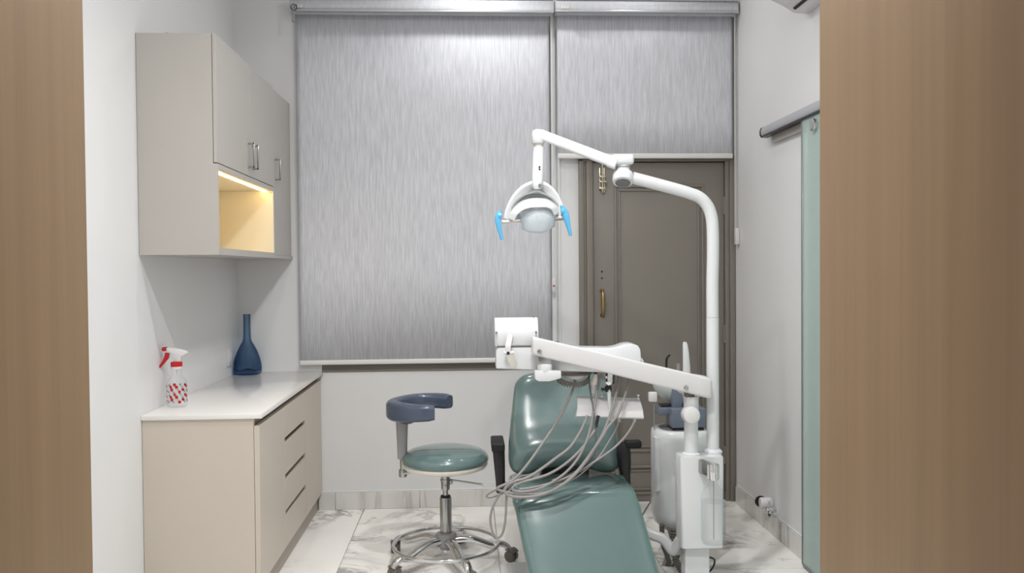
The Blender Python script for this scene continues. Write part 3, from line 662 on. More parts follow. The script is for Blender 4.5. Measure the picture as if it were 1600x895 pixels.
# backrest
out = [(0, .030), (-.08, .026), (-.14, .010), (-.19, -.002), (-.235, .004), (-.262, .032), (-.270, .09), (-.262, .2), (-.247, .32), (-.236, .41), (-.224, .465), (-.19, .503), (-.13, .519), (-.06, .523)]
out = out+[(0, .524)]+[(-a, c) for a, c in reversed(out[1:])]
op = smooth_path([Vector((a, c, 0)) for a, c in out+[out[0]]], 3)[:-1]
Bp = Vector((0.452, 3.885, 0.462)); Tv = Vector((0.004, 0.275, 0.43)).normalized(); Nv = Vector((1, 0, 0)).cross(Tv).normalized()
if Nv.y > 0: Nv = -Nv
def pillow(bm, op, cen, Tf, Tb, bulge):
    ks = [1.0, 0.985, 0.96, 0.92, 0.86, 0.76, 0.62, 0.45, 0.25]; rings = []
    for side in (1, -1):
        R = []
        for k in ks:
            ring = []
            for q in op:
                a = cen[0]+(q.x-cen[0])*k; c = cen[1]+(q.y-cen[1])*k
                h = (Tf if side > 0 else Tb)*(max(0, 1-k**7))**0.5*side
                if side > 0: h += bulge(a, c)*(1-k**4)
                ring.append(Bp+Vector((1, 0, 0))*a+Tv*c+Nv*h)
            R.append(ring)
        rings.append(R)
    full = [list(r) for r in reversed(rings[1][1:])]+[list(r) for r in rings[0]]
    V = [[bm.verts.new(x) for x in r] for r in full]; ringfaces(bm, V, True, False, False)
    for r, rv in ((V[0], True), (V[-1], False)):
        cv = bm.verts.new(sum((v.co for v in r), Vector())/len(r)); m_ = len(r)
        for i in range(m_):
            try: bm.faces.new((r[i], r[(i+1) % m_], cv) if not rv else (r[(i+1) % m_], r[i], cv))
            except ValueError: pass
p = new(); pillow(p, op, (0, 0.26), 0.045, 0.05, lambda a, c: 0.028*math.exp(-((c-0.10)/0.075)**2)-0.012*math.exp(-((c-0.34)/0.12)**2-(a/0.16)**2))
bk = obj('backrest', p, M_VINYL, t, smooth=70)
p = new(); bx(p, 0.34, 0.57, 3.93, 4.05, 0.40, 0.50, 0.012); obj('hinge_cover', p, M_BLACK, t)
# armrests
def armrest(stem, pad):
    p = new(); loft(p, stem); a = obj('armrest', p, M_BLACK, t, smooth=50)
    p = new(); add_box(p, *pad, 0.009, 3); obj('armrest_pad', p, M_BLACKR, a)
armrest([[Vector((0.137+dx+a*q, 3.89+dy+b_*q, z)) for a, b_ in rrect(0.058, 0.042, 0.014, 4)] for z, q, dx, dy in ((0.375, 0.72, 0.008, 0), (0.43, 0.76, 0.006, 0), (0.50, 0.88, 0.003, 0), (0.56, 0.96, 0.0, 0), (0.585, 1.0, -0.002, 0))], ((0.134, 3.96, 0.59), (0.062, 0.20, 0.042)))
armrest([[Vector((x+a*q, 3.87+dy+b_*q, z)) for a, b_ in rrect(0.060, 0.045, 0.015, 4)] for x, z, q, dy in ((0.735, 0.395, 0.75, 0), (0.731, 0.45, 0.8, 0), (0.728, 0.51, 1.0, 0), (0.724, 0.555, 1.10, 0), (0.722, 0.585, 1.0, 0), (0.724, 0.604, 0.8, 0))], ((0.768, 3.87, 0.595), (0.078, 0.05, 0.036)))
p = new(); add_box(p, (0.690, 3.80, 0.448), (0.048, 0.06, 0.028), 0.008, 2); obj('armrest_mount', p, M_VINYLD, t)
p = new(); add_box(p, (0.18, 3.88, 0.40), (0.07, 0.09, 0.035), 0.008, 2); obj('armrest_mount', p, M_BLACK, t)
# base
p = new(); bx(p, 0.172, 0.74, 3.45, 3.875, 0.0, 0.055, 0.02, 3); obj('base_plate', p, M_PALEGREY, t)
p = new(); loft(p, [[Vector((0.455+a*q, 3.72+b_*q, z)) for a, b_ in rrect(0.26, 0.30, 0.06, 5)] for z, q in ((0.055, 1.05), (0.12, 0.95), (0.30, 0.9), (0.395, 1.0))]); obj('lift_column', p, M_PALEGREY, t)
p = new(); bx(p, 0.25, 0.66, 3.62, 4.05, 0.36, 0.395, 0.01); obj('seat_frame', p, M_GREYP, t)

# ------------------------------------------------------------------ utility box with post
BX0, BX1, BY, BYB, BZ0, BZ1 = 0.901, 1.090, 3.50, 3.612, 0.219, 0.612
t = thing('utility_box', 'white upright utility box on a foot between dental chair and right wall', 'box', (0.99, 3.55, 0))
p = new(); loft(p, [[Vector((0.9955+a*q, 3.556+b_, z)) for a, b_ in rrect(0.189, 0.112, 0.012, 4)] for z, q in ((BZ0, 0.945), (BZ0+0.004, 0.96), (BZ1-0.008, 1.0), (BZ1, 0.97))]); hs = obj('housing', p, M_WHITE, t)
p = new(); bx(p, 0.925, 1.033, 3.525, 3.60, 0.0, BZ0, 0.006); obj('foot', p, M_WHITE, t)
p = new(); bx(p, 0.90, 1.06, 3.45, 3.66, 0.0, 0.02, 0.005); obj('floor_plate', p, M_PALEGREY, t)
sc_ = at(1080, 718, 3.552); p = new()
add_lathe(p, [(0.040, BZ1-0.002), (0.040, BZ1+0.006), (0.031, BZ1+0.012), (0.0305, BZ1+0.012), (0.0295, 0.80), (0.0325, 0.805), (0.0325, 0.862), (0.0315, 0.866)], (sc_.x, sc_.y, 0), 32); obj('arm_post', p, M_WHITE, t)
kb = at(1079, 648, 3.515); p = new(); add_cyl(p, (kb.x, 3.552, kb.z), (kb.x, 3.485, kb.z), 0.037, n=36, bev=0.012); obj('brake_knob', p, M_WHITE2, t)
p = new(); bx(p, 1.072, 1.084, 3.585, 3.615, BZ1-0.01, 0.665, 0.005); obj('side_tab', p, M_WHITE, t)
p = new(); add_tube(p, [at(1098, 868, 3.6), at(1116, 874, 3.62), at(1112, 889, 3.64), at(1098, 898, 3.66), (1.0, 3.75, 0.012)], 0.004, n=8); obj('cable', p, M_BLACK, t)
p = new(); add_tube(p, [(0.70, 3.70, 0.30), at(1012, 832, 3.66), at(1036, 842, 3.63), at(1053, 860, 3.60), (0.925, 3.58, 0.23)], 1.0, prof=rrect(0.062, 0.045, 0.015, 4), upv=(0, 0.3, 1)); obj('link_arm', p, M_PALEGREY, t)
# bottle of water hung on the box front
bc = at(1114.5, 800, 3.443); bxx, byy = bc.x, 3.443
t = thing('water_bottle', 'clear water bottle hanging from a chrome bracket on the front of the white box', 'bottle', (bxx, byy, 0.28))
zb = at(1114, 850, byy).z; zt = at(1114, 749, byy).z
prof = [(0.030, zb), (0.044, zb+0.004), (0.050, zb+0.014), (0.0515, zb+0.03), (0.0515, zt-0.085), (0.049, zt-0.062), (0.041, zt-0.043), (0.029, zt-0.030), (0.019, zt-0.020), (0.0165, zt-0.008), (0.0165, zt+0.004)]
p = new(); add_lathe(p, prof, (bxx, byy, 0), 40, cap1=False); obj('bottle_body', p, M_CLEAR, t, smooth=60)
zw = at(1114, 783, byy).z
p = new(); add_lathe(p, [(0.028, zb+0.0055), (0.042, zb+0.008), (0.0475, zb+0.017), (0.0490, zb+0.032), (0.0490, zw)], (bxx, byy, 0), 40); obj('water', p, M_WATER, t, smooth=60)
p = new(); add_cyl(p, (bxx+0.002, byy, zb+0.02), (bxx+0.002, byy, zt), 0.0022, n=8); obj('dip_tube', p, M_GREYP, t)
z0, z1 = at(1116, 749, byy).z, at(1116, 724, byy).z
p = new(); add_cyl(p, (bxx, byy, z0), (bxx, byy, z1), 0.023, n=32, bev=0.003)
for i in range(16):
    a = 2*PI*i/16; add_cyl(p, (bxx+0.0228*math.cos(a), byy+0.0228*math.sin(a), z0+0.004), (bxx+0.0228*math.cos(a), byy+0.0228*math.sin(a), z1-0.004), 0.0022, n=6)
obj('bottle_cap', p, M_CHROME, t)
p = new(); add_tube(p, [(bxx+0.002, byy, (z0+z1)/2+0.003), (bxx-0.030, 3.478, (z0+z1)/2+0.010), (bxx-0.034, 3.50, (z0+z1)/2+0.011)], 1.0, prof=rrect(0.026, 0.060, 0.006, 3), smooth=False, upv=(0, 0, 1)); obj('bottle_bracket', p, M_STEEL, t)

# ------------------------------------------------------------------ spittoon unit
KY = 3.95; kc = at(1062, 740, KY); kx = kc.x; ktop = at(1062, 668, KY).z; kbot = at(1050, 825, KY).z
t = thing('spittoon_unit', 'white rounded spittoon cabinet with milky glass bowl behind the utility box', 'spittoon', (kx, KY, kbot))
def sup(w_, d_, e, n=44): return [(math.copysign(abs(math.cos(2*PI*i/n))**e, math.cos(2*PI*i/n))*w_, math.copysign(abs(math.sin(2*PI*i/n))**e, math.sin(2*PI*i/n))*d_) for i in range(n)]
p = new(); loft(p, [[Vector((kx+a*q, KY+b_*q, z)) for a, b_ in sup(0.134, 0.125, 0.72)] for z, q in ((kbot, 0.45), (kbot+0.012, 0.70), (kbot+0.04, 0.92), (kbot+0.09, 1.0), (ktop-0.03, 1.0), (ktop-0.008, 0.97), (ktop, 0.90))]); cb = obj('cabinet_body', p, M_WHITE, t, smooth=55)
p = new(); loft(p, [[Vector((kx+a, KY+b_, z)) for a, b_ in sup(0.10, 0.095, 0.8)] for z in (ktop-0.002, ktop+0.003)]); obj('top_recess', p, M_CAPGREY, t)
p = new(); zz0 = at(1024, 765, KY-0.06).z; loft(p, [[Vector((kx-0.122+a, KY-0.06+b_, z)) for a, b_ in rrect(0.032, 0.05, 0.012, 4)] for z in (zz0, ktop-0.03)]); obj('side_rail', p, M_WHITE, cb)
def pbox(name, m, par, px0, px1, py0, py1, Y0, Y1, bev=0.004):
    a = at(px0, py1, (Y0)); c = at(px1, py0, Y0); q = new(); bx(q, a.x, c.x, Y0, Y1, a.z, c.z, bev, 2); return obj(name, q, m, par)
blk = pbox('suction_block', M_BLUEGREY, t, 1050, 1103, 638, 669, 3.86, 3.98, 0.006)
pbox('block_column', M_BLUEGREY, blk, 1050.5, 1066, 606, 639, 3.90, 3.95)
pbox('tool_tray', M_BLUEGREY, t, 1029, 1050, 637, 649, 3.90, 4.0, 0.006)
pbox('tray_rim', M_BLACK, t, 1033, 1049.5, 632, 637, 3.92, 3.98, 0.002)
pbox('block_foot', M_BLACK, blk, 1051, 1100, 668.5, 673, 3.87, 3.98, 0.001)
bo = at(1061, 590, 4.02); Rb = 0.136
p = new(); pr = [(Rb*math.sin(a), -Rb*0.98*math.cos(a)) for a in [PI/2*i/10 for i in range(11)]]
add_lathe(p, [(r, h) for r, h in pr]+[(Rb+0.004, 0.004), (Rb-0.004, 0.006)]+[(max(r-0.005, 0.001), h+0.005) for r, h in reversed(pr[:-1])], bo, 48); obj('bowl', p, M_BOWL, t, smooth=60)
p = new(); add_cyl(p, (bo.x, bo.y, ktop-0.005), (bo.x, bo.y, bo.z-Rb*0.94), 0.035, n=24); obj('bowl_stem', p, M_WHITE, t)
pbox('bowl_clip', M_WHITE2, t, 1014.5, 1027, 613, 628, 3.90, 3.93)
p = new(); a = at(1022, 628, 3.915); add_cyl(p, (a.x, 3.915, a.z), (a.x, 3.915, ktop-0.002), 0.0028, n=8); obj('clip_rod', p, M_GREYP, t)
p = new(); add_tube(p, [at(1041, 612, 4.04), at(1041, 575, 4.04), at(1042, 560, 4.03), at(1046, 555, 4.0)], 0.0058, n=12); obj('bowl_rinse_tube', p, M_BLACK, t)
p = new(); a = at(1060, 602, 4.06); c = at(1060, 568, 4.06); add_cyl(p, a, c, 0.0095, n=16, bev=0.002); obj('rinse_fitting', p, M_GREYP, t)
p = new(); loft(p, [[at(x, y, 3.97)+Vector((a*q, b_*q, 0)) for a, b_ in rrect(0.036, 0.03, 0.012, 4)] for x, y, q in ((1073, 632, 1.05), (1073, 590, 1.05), (1072.5, 570, 0.95), (1071.5, 550, 0.8), (1070.5, 538, 0.66), (1070, 534, 0.4))]); obj('cup_filler', p, M_WHITE, t)
# loose tubes under the unit
for nm, pts, r, m in (('drain_tube', [(1034, 820), (1036, 850), (1045, 878), (1040, 900)], 0.012, M_CASTER), ('drain_tube', [(1044, 822), (1050, 848), (1042, 872), (1030, 898)], 0.009, M_GREYP), ('supply_tube', [(1054, 822), (1062, 862), (1048, 886), (1040, 870)], 0.006, M_HOSED)):
    p = new(); P = [at(x, y, 3.86+0.02*i) for i, (x, y) in enumerate(pts)]; add_tube(p, P, r, n=10); obj(nm, p, m, t)
P = smooth_path([at(1052, 826, 3.82), at(1052, 858, 3.80), at(1060, 884, 3.76), at(1076, 905, 3.72)], 14)
p = new(); add_tube(p, P, lambda q: 0.015+0.0028*(1 if int(q*len(P)+0.5) % 2 else -1), n=12, smooth=False); obj('corrugated_tube', p, M_CASTER, t, smooth=20)
p = new(); add_tube(p, [at(1017, 783, 4.6), at(1010, 794, 4.55), at(1003, 806, 4.5)], 0.005, n=6)
tag(obj('floor_cable', p, M_HOSED), 'thin dark cable at the foot of the door left of the spittoon cabinet', 'cable')

# ------------------------------------------------------------------ operating lamp on its pole
PY = 3.582
t = thing('operating_lamp', 'white articulated dental lamp with blue handles on a tall bent pole', 'lamp', (at(1114, 718, PY).x, PY, 0.612))
pb = at(1114, 718, PY); pt = at(1114, 496, PY)
p = new(); add_cyl(p, (pb.x, PY, BZ1-0.002), (pb.x, PY, pt.z), 0.0268, n=32); add_lathe(p, [(0.040, BZ1-0.002), (0.040, BZ1+0.008), (0.030, BZ1+0.018)], (pb.x, PY, 0), 32); obj('pole', p, M_WHITE, t)
p = new(); add_tube(p, [(pb.x, PY, pt.z+0.001), (pb.x, PY, pt.z+0.15)]+[at(x, y, PY) for x, y in ((1114, 400), (1113.7, 360), (1111.5, 338), (1105, 321), (1093, 308.5), (1076, 301.5), (1050, 294), (1020, 286), (988, 277.5))], 0.0262, n=28, k=6); obj('bent_arm', p, M_WHITE, t, smooth=60)
axd = Vector((-0.12, -0.46, -0.88)).normalized(); jc = at(973.5, 278, PY)
p = new(); add_cyl(p, jc-axd*0.024, jc+axd*0.026, 0.0455, n=40, bev=0.012); jd = obj('joint_drum', p, M_WHITE, t)
p = new(); add_cyl(p, jc+axd*0.025, jc+axd*0.0275, 0.033, n=36, bev=0.001); obj('joint_cap', p, M_CAPGREY, jd)
jn = at(973.5, 261, PY); p = new(); add_cyl(p, jn+Vector((0, 0, -0.018)), jn+Vector((0, 0, 0.016)), 0.029, n=28); obj('joint_neck', p, M_WHITE, t)
p = new(); add_cyl(p, jn+Vector((0, 0, -0.0035)), jn+Vector((0, 0, 0.0015)), 0.0295, n=28); obj('neck_ring', p, M_STEEL, t)
ub = at(972, 250, PY); p = new(); add_box(p, ub, (0.094, 0.072, 0.044), 0.012, 3); obj('joint_block', p, M_WHITE, t)
AR, AL = at(955, 252.5, PY), at(849, 212, 3.70)
d = (AL-AR).normalized()
p = new(); add_tube(p, [AR-d*0.015, AL+d*0.01], 1.0, prof=rrect(0.052, 0.047, 0.012, 4), smooth=False, upv=(0, 0, 1)); sa = obj('spring_arm', p, M_WHITE, t)
p = new()
for o in (-0.004, -0.010): add_tube(p, [AR-d*0.0+Vector((0, -0.0262, o)), AL+Vector((0, -0.0262, o))], 0.0014, n=6, smooth=False)
obj('arm_groove', p, M_GREYP, sa)
p = new(); add_tube(p, [AR-d*0.03, AR+d*0.006], 1.0, prof=rrect(0.057, 0.054, 0.014, 4), smooth=False, upv=(0, 0, 1)); obj('arm_collar', p, M_WHITE, sa)
e0 = at(840.5, 214, 3.705)
p = new(); loft(p, [[e0+Vector((a*q, b_*q, z)) for a, b_ in rrect(0.056, 0.062, 0.022, 5)] for z, q in ((-0.032, 0.90), (-0.027, 1.0), (0.004, 1.0), (0.020, 0.92), (0.029, 0.74), (0.033, 0.45))]); obj('elbow', p, M_WHITE, t, smooth=60)
l0, l1 = at(841.5, 224, 3.705), at(839.5, 296, 3.664)
p = new(); add_cyl(p, l0+Vector((0, 0, 0.004)), l0+Vector((0, 0, -0.02)), 0.0215, n=28); obj('swivel_ring', p, M_CREAM, t)
lk = [(0.0, 1.0, 0), (0.3, 1.03, 0), (0.6, 1.04, 0), (0.82, 1.02, 0.0), (0.95, 0.9, 0.0), (1.0, 0.62, 0)]
p = new(); loft(p, [[(l0+Vector((0, 0, -0.018))).lerp(l1, u)+Vector((a*q, b_*q, 0)) for a, b_ in rrect(0.049, 0.044, 0.0205, 5)] for u, q, _ in lk]); link = obj('vertical_link', p, M_WHITE, t, smooth=60)
for px, py in ((842.8, 261), (842.8, 264.8)):
    c = at(px, py, 3.664); p = new(); add_cyl(p, c+Vector((0, 0.014, 0)), c+Vector((0, -0.005, 0)), 0.0042, n=12); obj('dot', p, M_BLACK, link)
c = at(843.7, 289.5, 3.644); p = new(); add_cyl(p, c+Vector((0, 0.01, 0)), c+Vector((0, -0.003, 0)), 0.0072, n=16); obj('pin', p, M_CAPGREY, link)
# head
K = 1/353.0
def hp(px, py, dy=0.0): return at(px, py, 3.68)+Vector((0, dy, 0))
yp = [(791, 343), (796, 328), (805, 311), (818, 297), (832, 290), (845, 290), (858, 297), (868, 310), (875, 326), (877, 338)]
p = new(); add_tube(p, [hp(x, y, -0.01+0.02*math.sin(PI*i/9)) for i, (x, y) in enumerate(yp)], lambda q: 1.0-0.35*abs(2*q-1)**2, prof=rrect(0.046, 0.022, 0.009, 4), upv=(0.0, 0.8, 0.6), k=5); obj('yoke', p, M_WHITE, t, smooth=60)
# reflector dome: shell open to the front and below
hc = hp(837, 344); secs = []
def dome(rx, ry, rz, y0, nu=20, nv=8, thick=0.0):
    rows = []
    for j in range(nv+1):
        ph = PI/2*j/nv
        rows.append([Vector((rx*math.cos(PI*i/nu)*math.cos(ph)*-1, y0+ry*math.sin(ph), rz*math.sin(PI*i/nu)*(math.cos(ph)*0.9+0.1))) for i in range(nu+1)])
    return rows
p = new(); A_ = dome(0.122, 0.085, 0.126, -0.01); B_ = dome(0.115, 0.078, 0.119, -0.01)
va = [[p.verts.new(hc+x) for x in r] for r in A_]; vb = [[p.verts.new(hc+x) for x in r] for r in B_]
for V, fl in ((va, 0), (vb, 1)):
    for r0, r1 in zip(V[:-1], V[1:]):
        for i in range(len(r0)-1): p.faces.new((r0[i], r0[i+1], r1[i+1], r1[i]))
for i in range(len(va[0])-1): p.faces.new((va[0][i], va[0][i+1], vb[0][i+1], vb[0][i]))
obj('reflector_dome', p, M_REFL, t, smooth=70)
# visor lip in front of the dome
lip = [(798, 341), (803, 332), (813, 324), (826, 320), (838, 319.5), (852, 319.5), (862, 324), (867.5, 332)]
p = new(); add_tube(p, [hp(x, y+2, -0.055-0.03*math.sin(PI*i/7)) for i, (x, y) in enumerate(lip)], 1.0, prof=rrect(0.036, 0.007, 0.003, 3), upv=(0, -0.75, 0.55), k=4); obj('visor', p, M_WHITE, t, smooth=60)
lip2 = [(797, 342), (803, 327), (814, 316), (827, 311.5), (840, 310.5), (853, 312), (863, 319), (869, 333)]
p = new(); add_tube(p, [hp(x, y+3, -0.03-0.012*math.sin(PI*i/7)) for i, (x, y) in enumerate(lip2)], 1.0, prof=rrect(0.026, 0.006, 0.002, 3), upv=(0, -0.6, 0.8), k=4); obj('hood', p, M_PALEGREY, t, smooth=60)
# lens: barrel-curved cover with a rounded lower edge
top = [(811, 333), (825, 329), (838, 328.5), (852, 327.5), (866, 329)]; bot = [(815, 359), (825, 363.5), (840, 365.5), (854, 362), (866, 354)]
T_ = smooth_path([Vector((x, y, 0)) for x, y in top], 4); Bo = smooth_path([Vector((x, y, 0)) for x, y in bot], 4); m_ = len(T_); rows = []
for j in range(9):
    v = j/8; row = []
    for i in range(m_):
        u = i/(m_-1); q = T_[i].lerp(Bo[i], v); row.append(hp(q.x, q.y, -0.03-0.050*math.sin(PI*u)**0.7*(1-0.25*v)-0.012*math.sin(PI*v)))
    rows.append(row)
p = new(); va = [[p.verts.new(x) for x in r] for r in rows]; vb = [[p.verts.new(x+Vector((0, 0.006, 0))) for x in r] for r in rows]
for V in (va, vb):
    for r0, r1 in zip(V[:-1], V[1:]):
        for i in range(m_-1): p.faces.new((r0[i], r0[i+1], r1[i+1], r1[i]))
for a, c in ((va[0], vb[0]), (va[-1], vb[-1]), ([r[0] for r in va], [r[0] for r in vb]), ([r[-1] for r in va], [r[-1] for r in vb])):
    for i in range(len(a)-1): p.faces.new((a[i], a[i+1], c[i+1], c[i]))
obj('lens', p, M_LENS, t, smooth=70)
p = new(); add_cyl(p, hp(838, 346, -0.03)+Vector((-0.06, 0, 0)), hp(838, 346, -0.03)+Vector((0.06, 0, 0)), 0.016, n=18); obj('lens_backing', p, M_REFL, t)
p = new(); add_cyl(p, hp(784, 347, -0.025), hp(813, 345.5, -0.02), 0.0068, n=16); obj('axle', p, M_CREAM, t)
p = new(); add_cyl(p, hp(866, 341, -0.02), hp(882, 339.5, -0.025), 0.0068, n=16); obj('axle', p, M_CREAM, t)
for lab, pts in (('light blue lamp handle', [((781, 330), 0.018, 0.6), ((777.5, 338), 0.026, 0.9), ((777.5, 346), 0.024, 0.9), ((779.5, 356), 0.021, 0.8), ((782, 367), 0.017, 0.7), ((784, 375), 0.014, 0.6)]),
                 ('light blue lamp handle', [((876.5, 322), 0.014, 0.6), ((881, 331), 0.030, 0.9), ((883.5, 341), 0.028, 0.9), ((886, 351), 0.021, 0.8), ((888.5, 361), 0.016, 0.7), ((890.3, 369), 0.013, 0.6)])):
    p = new(); P = [hp(x, y, -0.03) for (x, y), _, _ in pts]; secs = []
    for i, (_, w_, q) in enumerate(pts): secs.append([P[i]+Vector((a, b_*1.4, 0)) for a, b_ in rrect(w_, 0.020*q+0.004, 0.006, 3)])
    loft(p, secs); hd = obj('handle', p, M_BLUEH, t, smooth=60)
    p = new(); c = P[1]; add_lathe(p, [(0.010, 0), (0.0155, 0.003), (0.0155, 0.014), (0.012, 0.017)], (c.x, c.y-0.004, c.z), 20, axis=(1 if c.x < hc.x else -1, 0, 0)); obj('handle_boss', p, M_BLUEH, hd)

# ------------------------------------------------------------------ instrument table on its balanced arm
t = thing('instrument_table', 'white instrument table on a thick slanting arm above the dental chair', 'instrument table', (0.95, 3.55, 0.86))
R_, L_ = at(1098, 603.5, 3.532), at(838, 541, 3.455); d = (L_-R_).normalized()
p = new(); add_tube(p, [R_+d*0.02, L_+d*0.0], lambda q: 1.0-0.13*q, prof=rrect(0.060, 0.084, 0.009, 3), smooth=False, upv=(0, 0, 1)); ab = obj('balanced_arm', p, M_WHITE2, t)
p = new(); loft(p, [[R_+d*s+(Vector((0, 1, 0))-d*d.y).normalized()*a*q+Vector((0, 0, b_*q)) for a, b_ in rrect(0.068, 0.089, 0.014, 4)] for s, q in ((0.028, 1), (-0.018, 1.0), (-0.028, 0.93), (-0.032, 0.8))]); obj('arm_end_cap', p, M_WHITE2, ab)
p = new(); loft(p, [[L_+d*s+(Vector((0, 1, 0))-d*d.y).normalized()*a*q+Vector((0, 0, b_*q)) for a, b_ in rrect(0.054, 0.075, 0.012, 4)] for s, q in ((-0.012, 1), (0.010, 1.0), (0.017, 0.93), (0.019, 0.8))]); obj('arm_end_cap', p, M_WHITE2, ab)
for px, py, f in ((1072, 605.8, 0.10), (843, 549, 0.97)):
    c = at(px, py, 3.53+(3.455-3.53)*(1098-px)/260-0.034); p = new(); add_cyl(p, c+Vector((0, 0.01, 0)), c+Vector((0, -0.005, 0)), 0.0095, n=20, bev=0.002); obj('pivot_screw', p, M_STEEL, ab)
c = at(871, 534.3, 3.44); p = new(); add_cyl(p, c+Vector((0, 0.03, -0.004)), c+Vector((0, 0.03, 0.001)), 0.010, n=16); obj('top_plug', p, M_CAPGREY, ab)
# yoke from post to the arm
p = new(); bx(p, sc_.x-0.026, sc_.x+0.004, 3.53, 3.575, 0.862, 0.905, 0.003); obj('post_yoke', p, M_CASTER, t)
p = new(); bx(p, sc_.x+0.010, sc_.x+0.030, 3.53, 3.575, 0.866, 0.92, 0.003); obj('post_cover', p, M_BOWL, t)
# coupling under the left end
pbox('coupling', M_STEEL, t, 840, 861, 552, 570, 3.445, 3.485, 0.003)
a = at(851, 581, 3.465); c = at(851, 568, 3.465); p = new(); add_cyl(p, a, c, 0.031, n=28, bev=0.003); obj('coupling_collar', p, M_WHITE, t)
p = new(); pts = [(835.5, 579), (877, 579.5), (877, 591), (868, 593.5), (858, 596), (842, 596), (836.5, 593)]
add_prism(p, [at(x, y, 3.435) for x, y in pts], (0, 0.06, 0), 0.004, 2); obj('swivel_block', p, M_WHITE, t)
# tray body (outline of the front face, real depth)
TY0, TY1 = 3.505, 3.63
def outline(pts, Y): return [at(x, y, Y) for x, y in pts]
fr = [(775, 576), (775, 548), (779, 541.5), (786, 540.5), (840, 541), (880, 543.5), (921, 544), (955, 544.5), (967, 542.5), (978, 538.5), (988, 537.5), (997, 539.5), (1001, 546), (1002.5, 562), (1000, 572), (945, 582), (900, 580.5), (835, 578)]
p = new(); add_prism(p, outline(fr, TY0), (0, TY1-TY0, 0), 0.006, 2); tr = obj('tray_body', p, M_WHITE, t)
p = new(); add_prism(p, [at(x, y, TY0+0.03) for x, y in ((982, 556), (1003, 559), (1007, 566), (990, 571))], (0, 0.10, 0), 0.003, 1); obj('tray_lip', p, M_WHITE, tr)
# control panel head: curved in section
z0, z1 = at(806, 540.5, TY0).z, at(806, 497, TY0).z; xa, xb = at(774, 520, TY0).x, at(840.5, 520, TY0).x
prof = []
for i in range(9):
    v = i/8; prof.append((-0.018*math.sin(PI*v)-0.004+0.03*v, z0+(z1-z0)*v))
prof = prof+[(0.075, z1), (0.085, z1-0.02), (0.085, z0)]
p = new(); add_prism(p, [Vector((xa+0.003, TY0+a, z)) for a, z in prof], (xb-xa-0.006, 0, 0), 0.006, 2); hd = obj('control_head', p, M_WHITE, t, smooth=50)
for x0, x1 in ((xa-0.002, xa+0.010), (xb-0.020, xb+0.002)):
    p = new(); add_prism(p, [Vector((x0, TY0+a-0.002, z)) for a, z in prof], (x1-x0, 0, 0), 0.003, 1); ch_ = obj('side_cheek', p, M_WHITE, hd, smooth=50)
    c = Vector(((x0+x1)/2, TY0-0.022, z0+(z1-z0)*0.5)); p = new(); add_cyl(p, c+Vector((0, 0.02, 0)), c+Vector((0, -0.003, 0)), 0.0045, n=12); obj('screw', p, M_CAPGREY, ch_)
p = new(); bx(p, xa+0.008, xb-0.004, TY0+0.0, TY0+0.07, z0-0.006, z0+0.002); obj('seam', p, M_CAPGREY, hd)
p = new(); P = [at(x, y, Yy) for x, y, Yy in ((797.5, 523, TY0-0.014), (796, 530, TY0-0.024), (794, 540, TY0-0.035), (793.5, 549, TY0-0.036))]
add_tube(p, P, 1.0, prof=rrect(0.024, 0.008, 0.003, 3), upv=(0, -1, 0.3)); hb = obj('handle_strap', p, M_WHITE2, hd, smooth=50)
p = new(); c = at(795, 551, TY0-0.034); add_cyl(p, c+Vector((-0.022, 0, 0)), c+Vector((0.022, 0, 0)), 0.007, n=14, bev=0.001); obj('hinge_pin', p, M_WHITE2, hb)
p = new(); add_box(p, at(794, 551.5, TY0-0.041), (0.012, 0.006, 0.010), 0.001, 1); obj('latch', p, M_BLACK, hb)
p = new(); P = [at(x, y, Yy) for x, y, Yy in ((796, 553, TY0-0.034), (799, 562, TY0-0.026), (803, 571, TY0-0.014))]
add_tube(p, P, lambda q: 1.0-0.15*q, prof=rrect(0.034, 0.010, 0.003, 3), upv=(0, -1, 0.3)); obj('handle_grip', p, M_CREAM, hb, smooth=50)
# toothed instrument hanger under the tray
hc2 = at(895, 583, 3.59); p = new(); zt_ = hc2.z
rim = []
for i in range(19):
    a = PI+PI*i/18; rim.append(Vector((hc2.x+0.075*math.cos(a), hc2.y+0.075*math.sin(a)*0.9, zt_-0.030*abs(math.sin(a)))))
for i in range(18):
    a, c = rim[i], rim[i+1]; mid = (a+c)/2+Vector((0, 0, -0.026)); q = [a+Vector((0, 0, -0.012)), a, c, c+Vector((0, 0, -0.012)), mid]
    nrm = ((a+c)/2-hc2); nrm.z = 0; nrm.normalize(); add_prism(p, q, nrm*-0.006)
hg = obj('hanger_teeth', p, M_CASTER, t, smooth=0)
p = new(); loft(p, [[Vector((hc2.x+0.082*q*math.cos(2*PI*i/36), hc2.y+0.074*q*math.sin(2*PI*i/36), z)) for i in range(36)] for z, q in ((zt_-0.004, 1.0), (zt_+0.004, 1.0))]); obj('hanger_plate', p, M_CASTER, t)
p = new(); loft(p, [[Vector((hc2.x+0.006+0.05*q*math.cos(2*PI*i/30), hc2.y-0.01+0.046*q*math.sin(2*PI*i/30), z)) for i in range(30)] for z, q in ((zt_-0.022, 0.9), (zt_-0.016, 1.0), (zt_, 1.0))]); obj('hanger_hub', p, M_WHITE2, t)
def tq(Y): return 3.42+(Y-3.42)*0.4      # hoses hang nearly in one upright plane
def att(px, py, Y): return at(px, py, tq(Y))
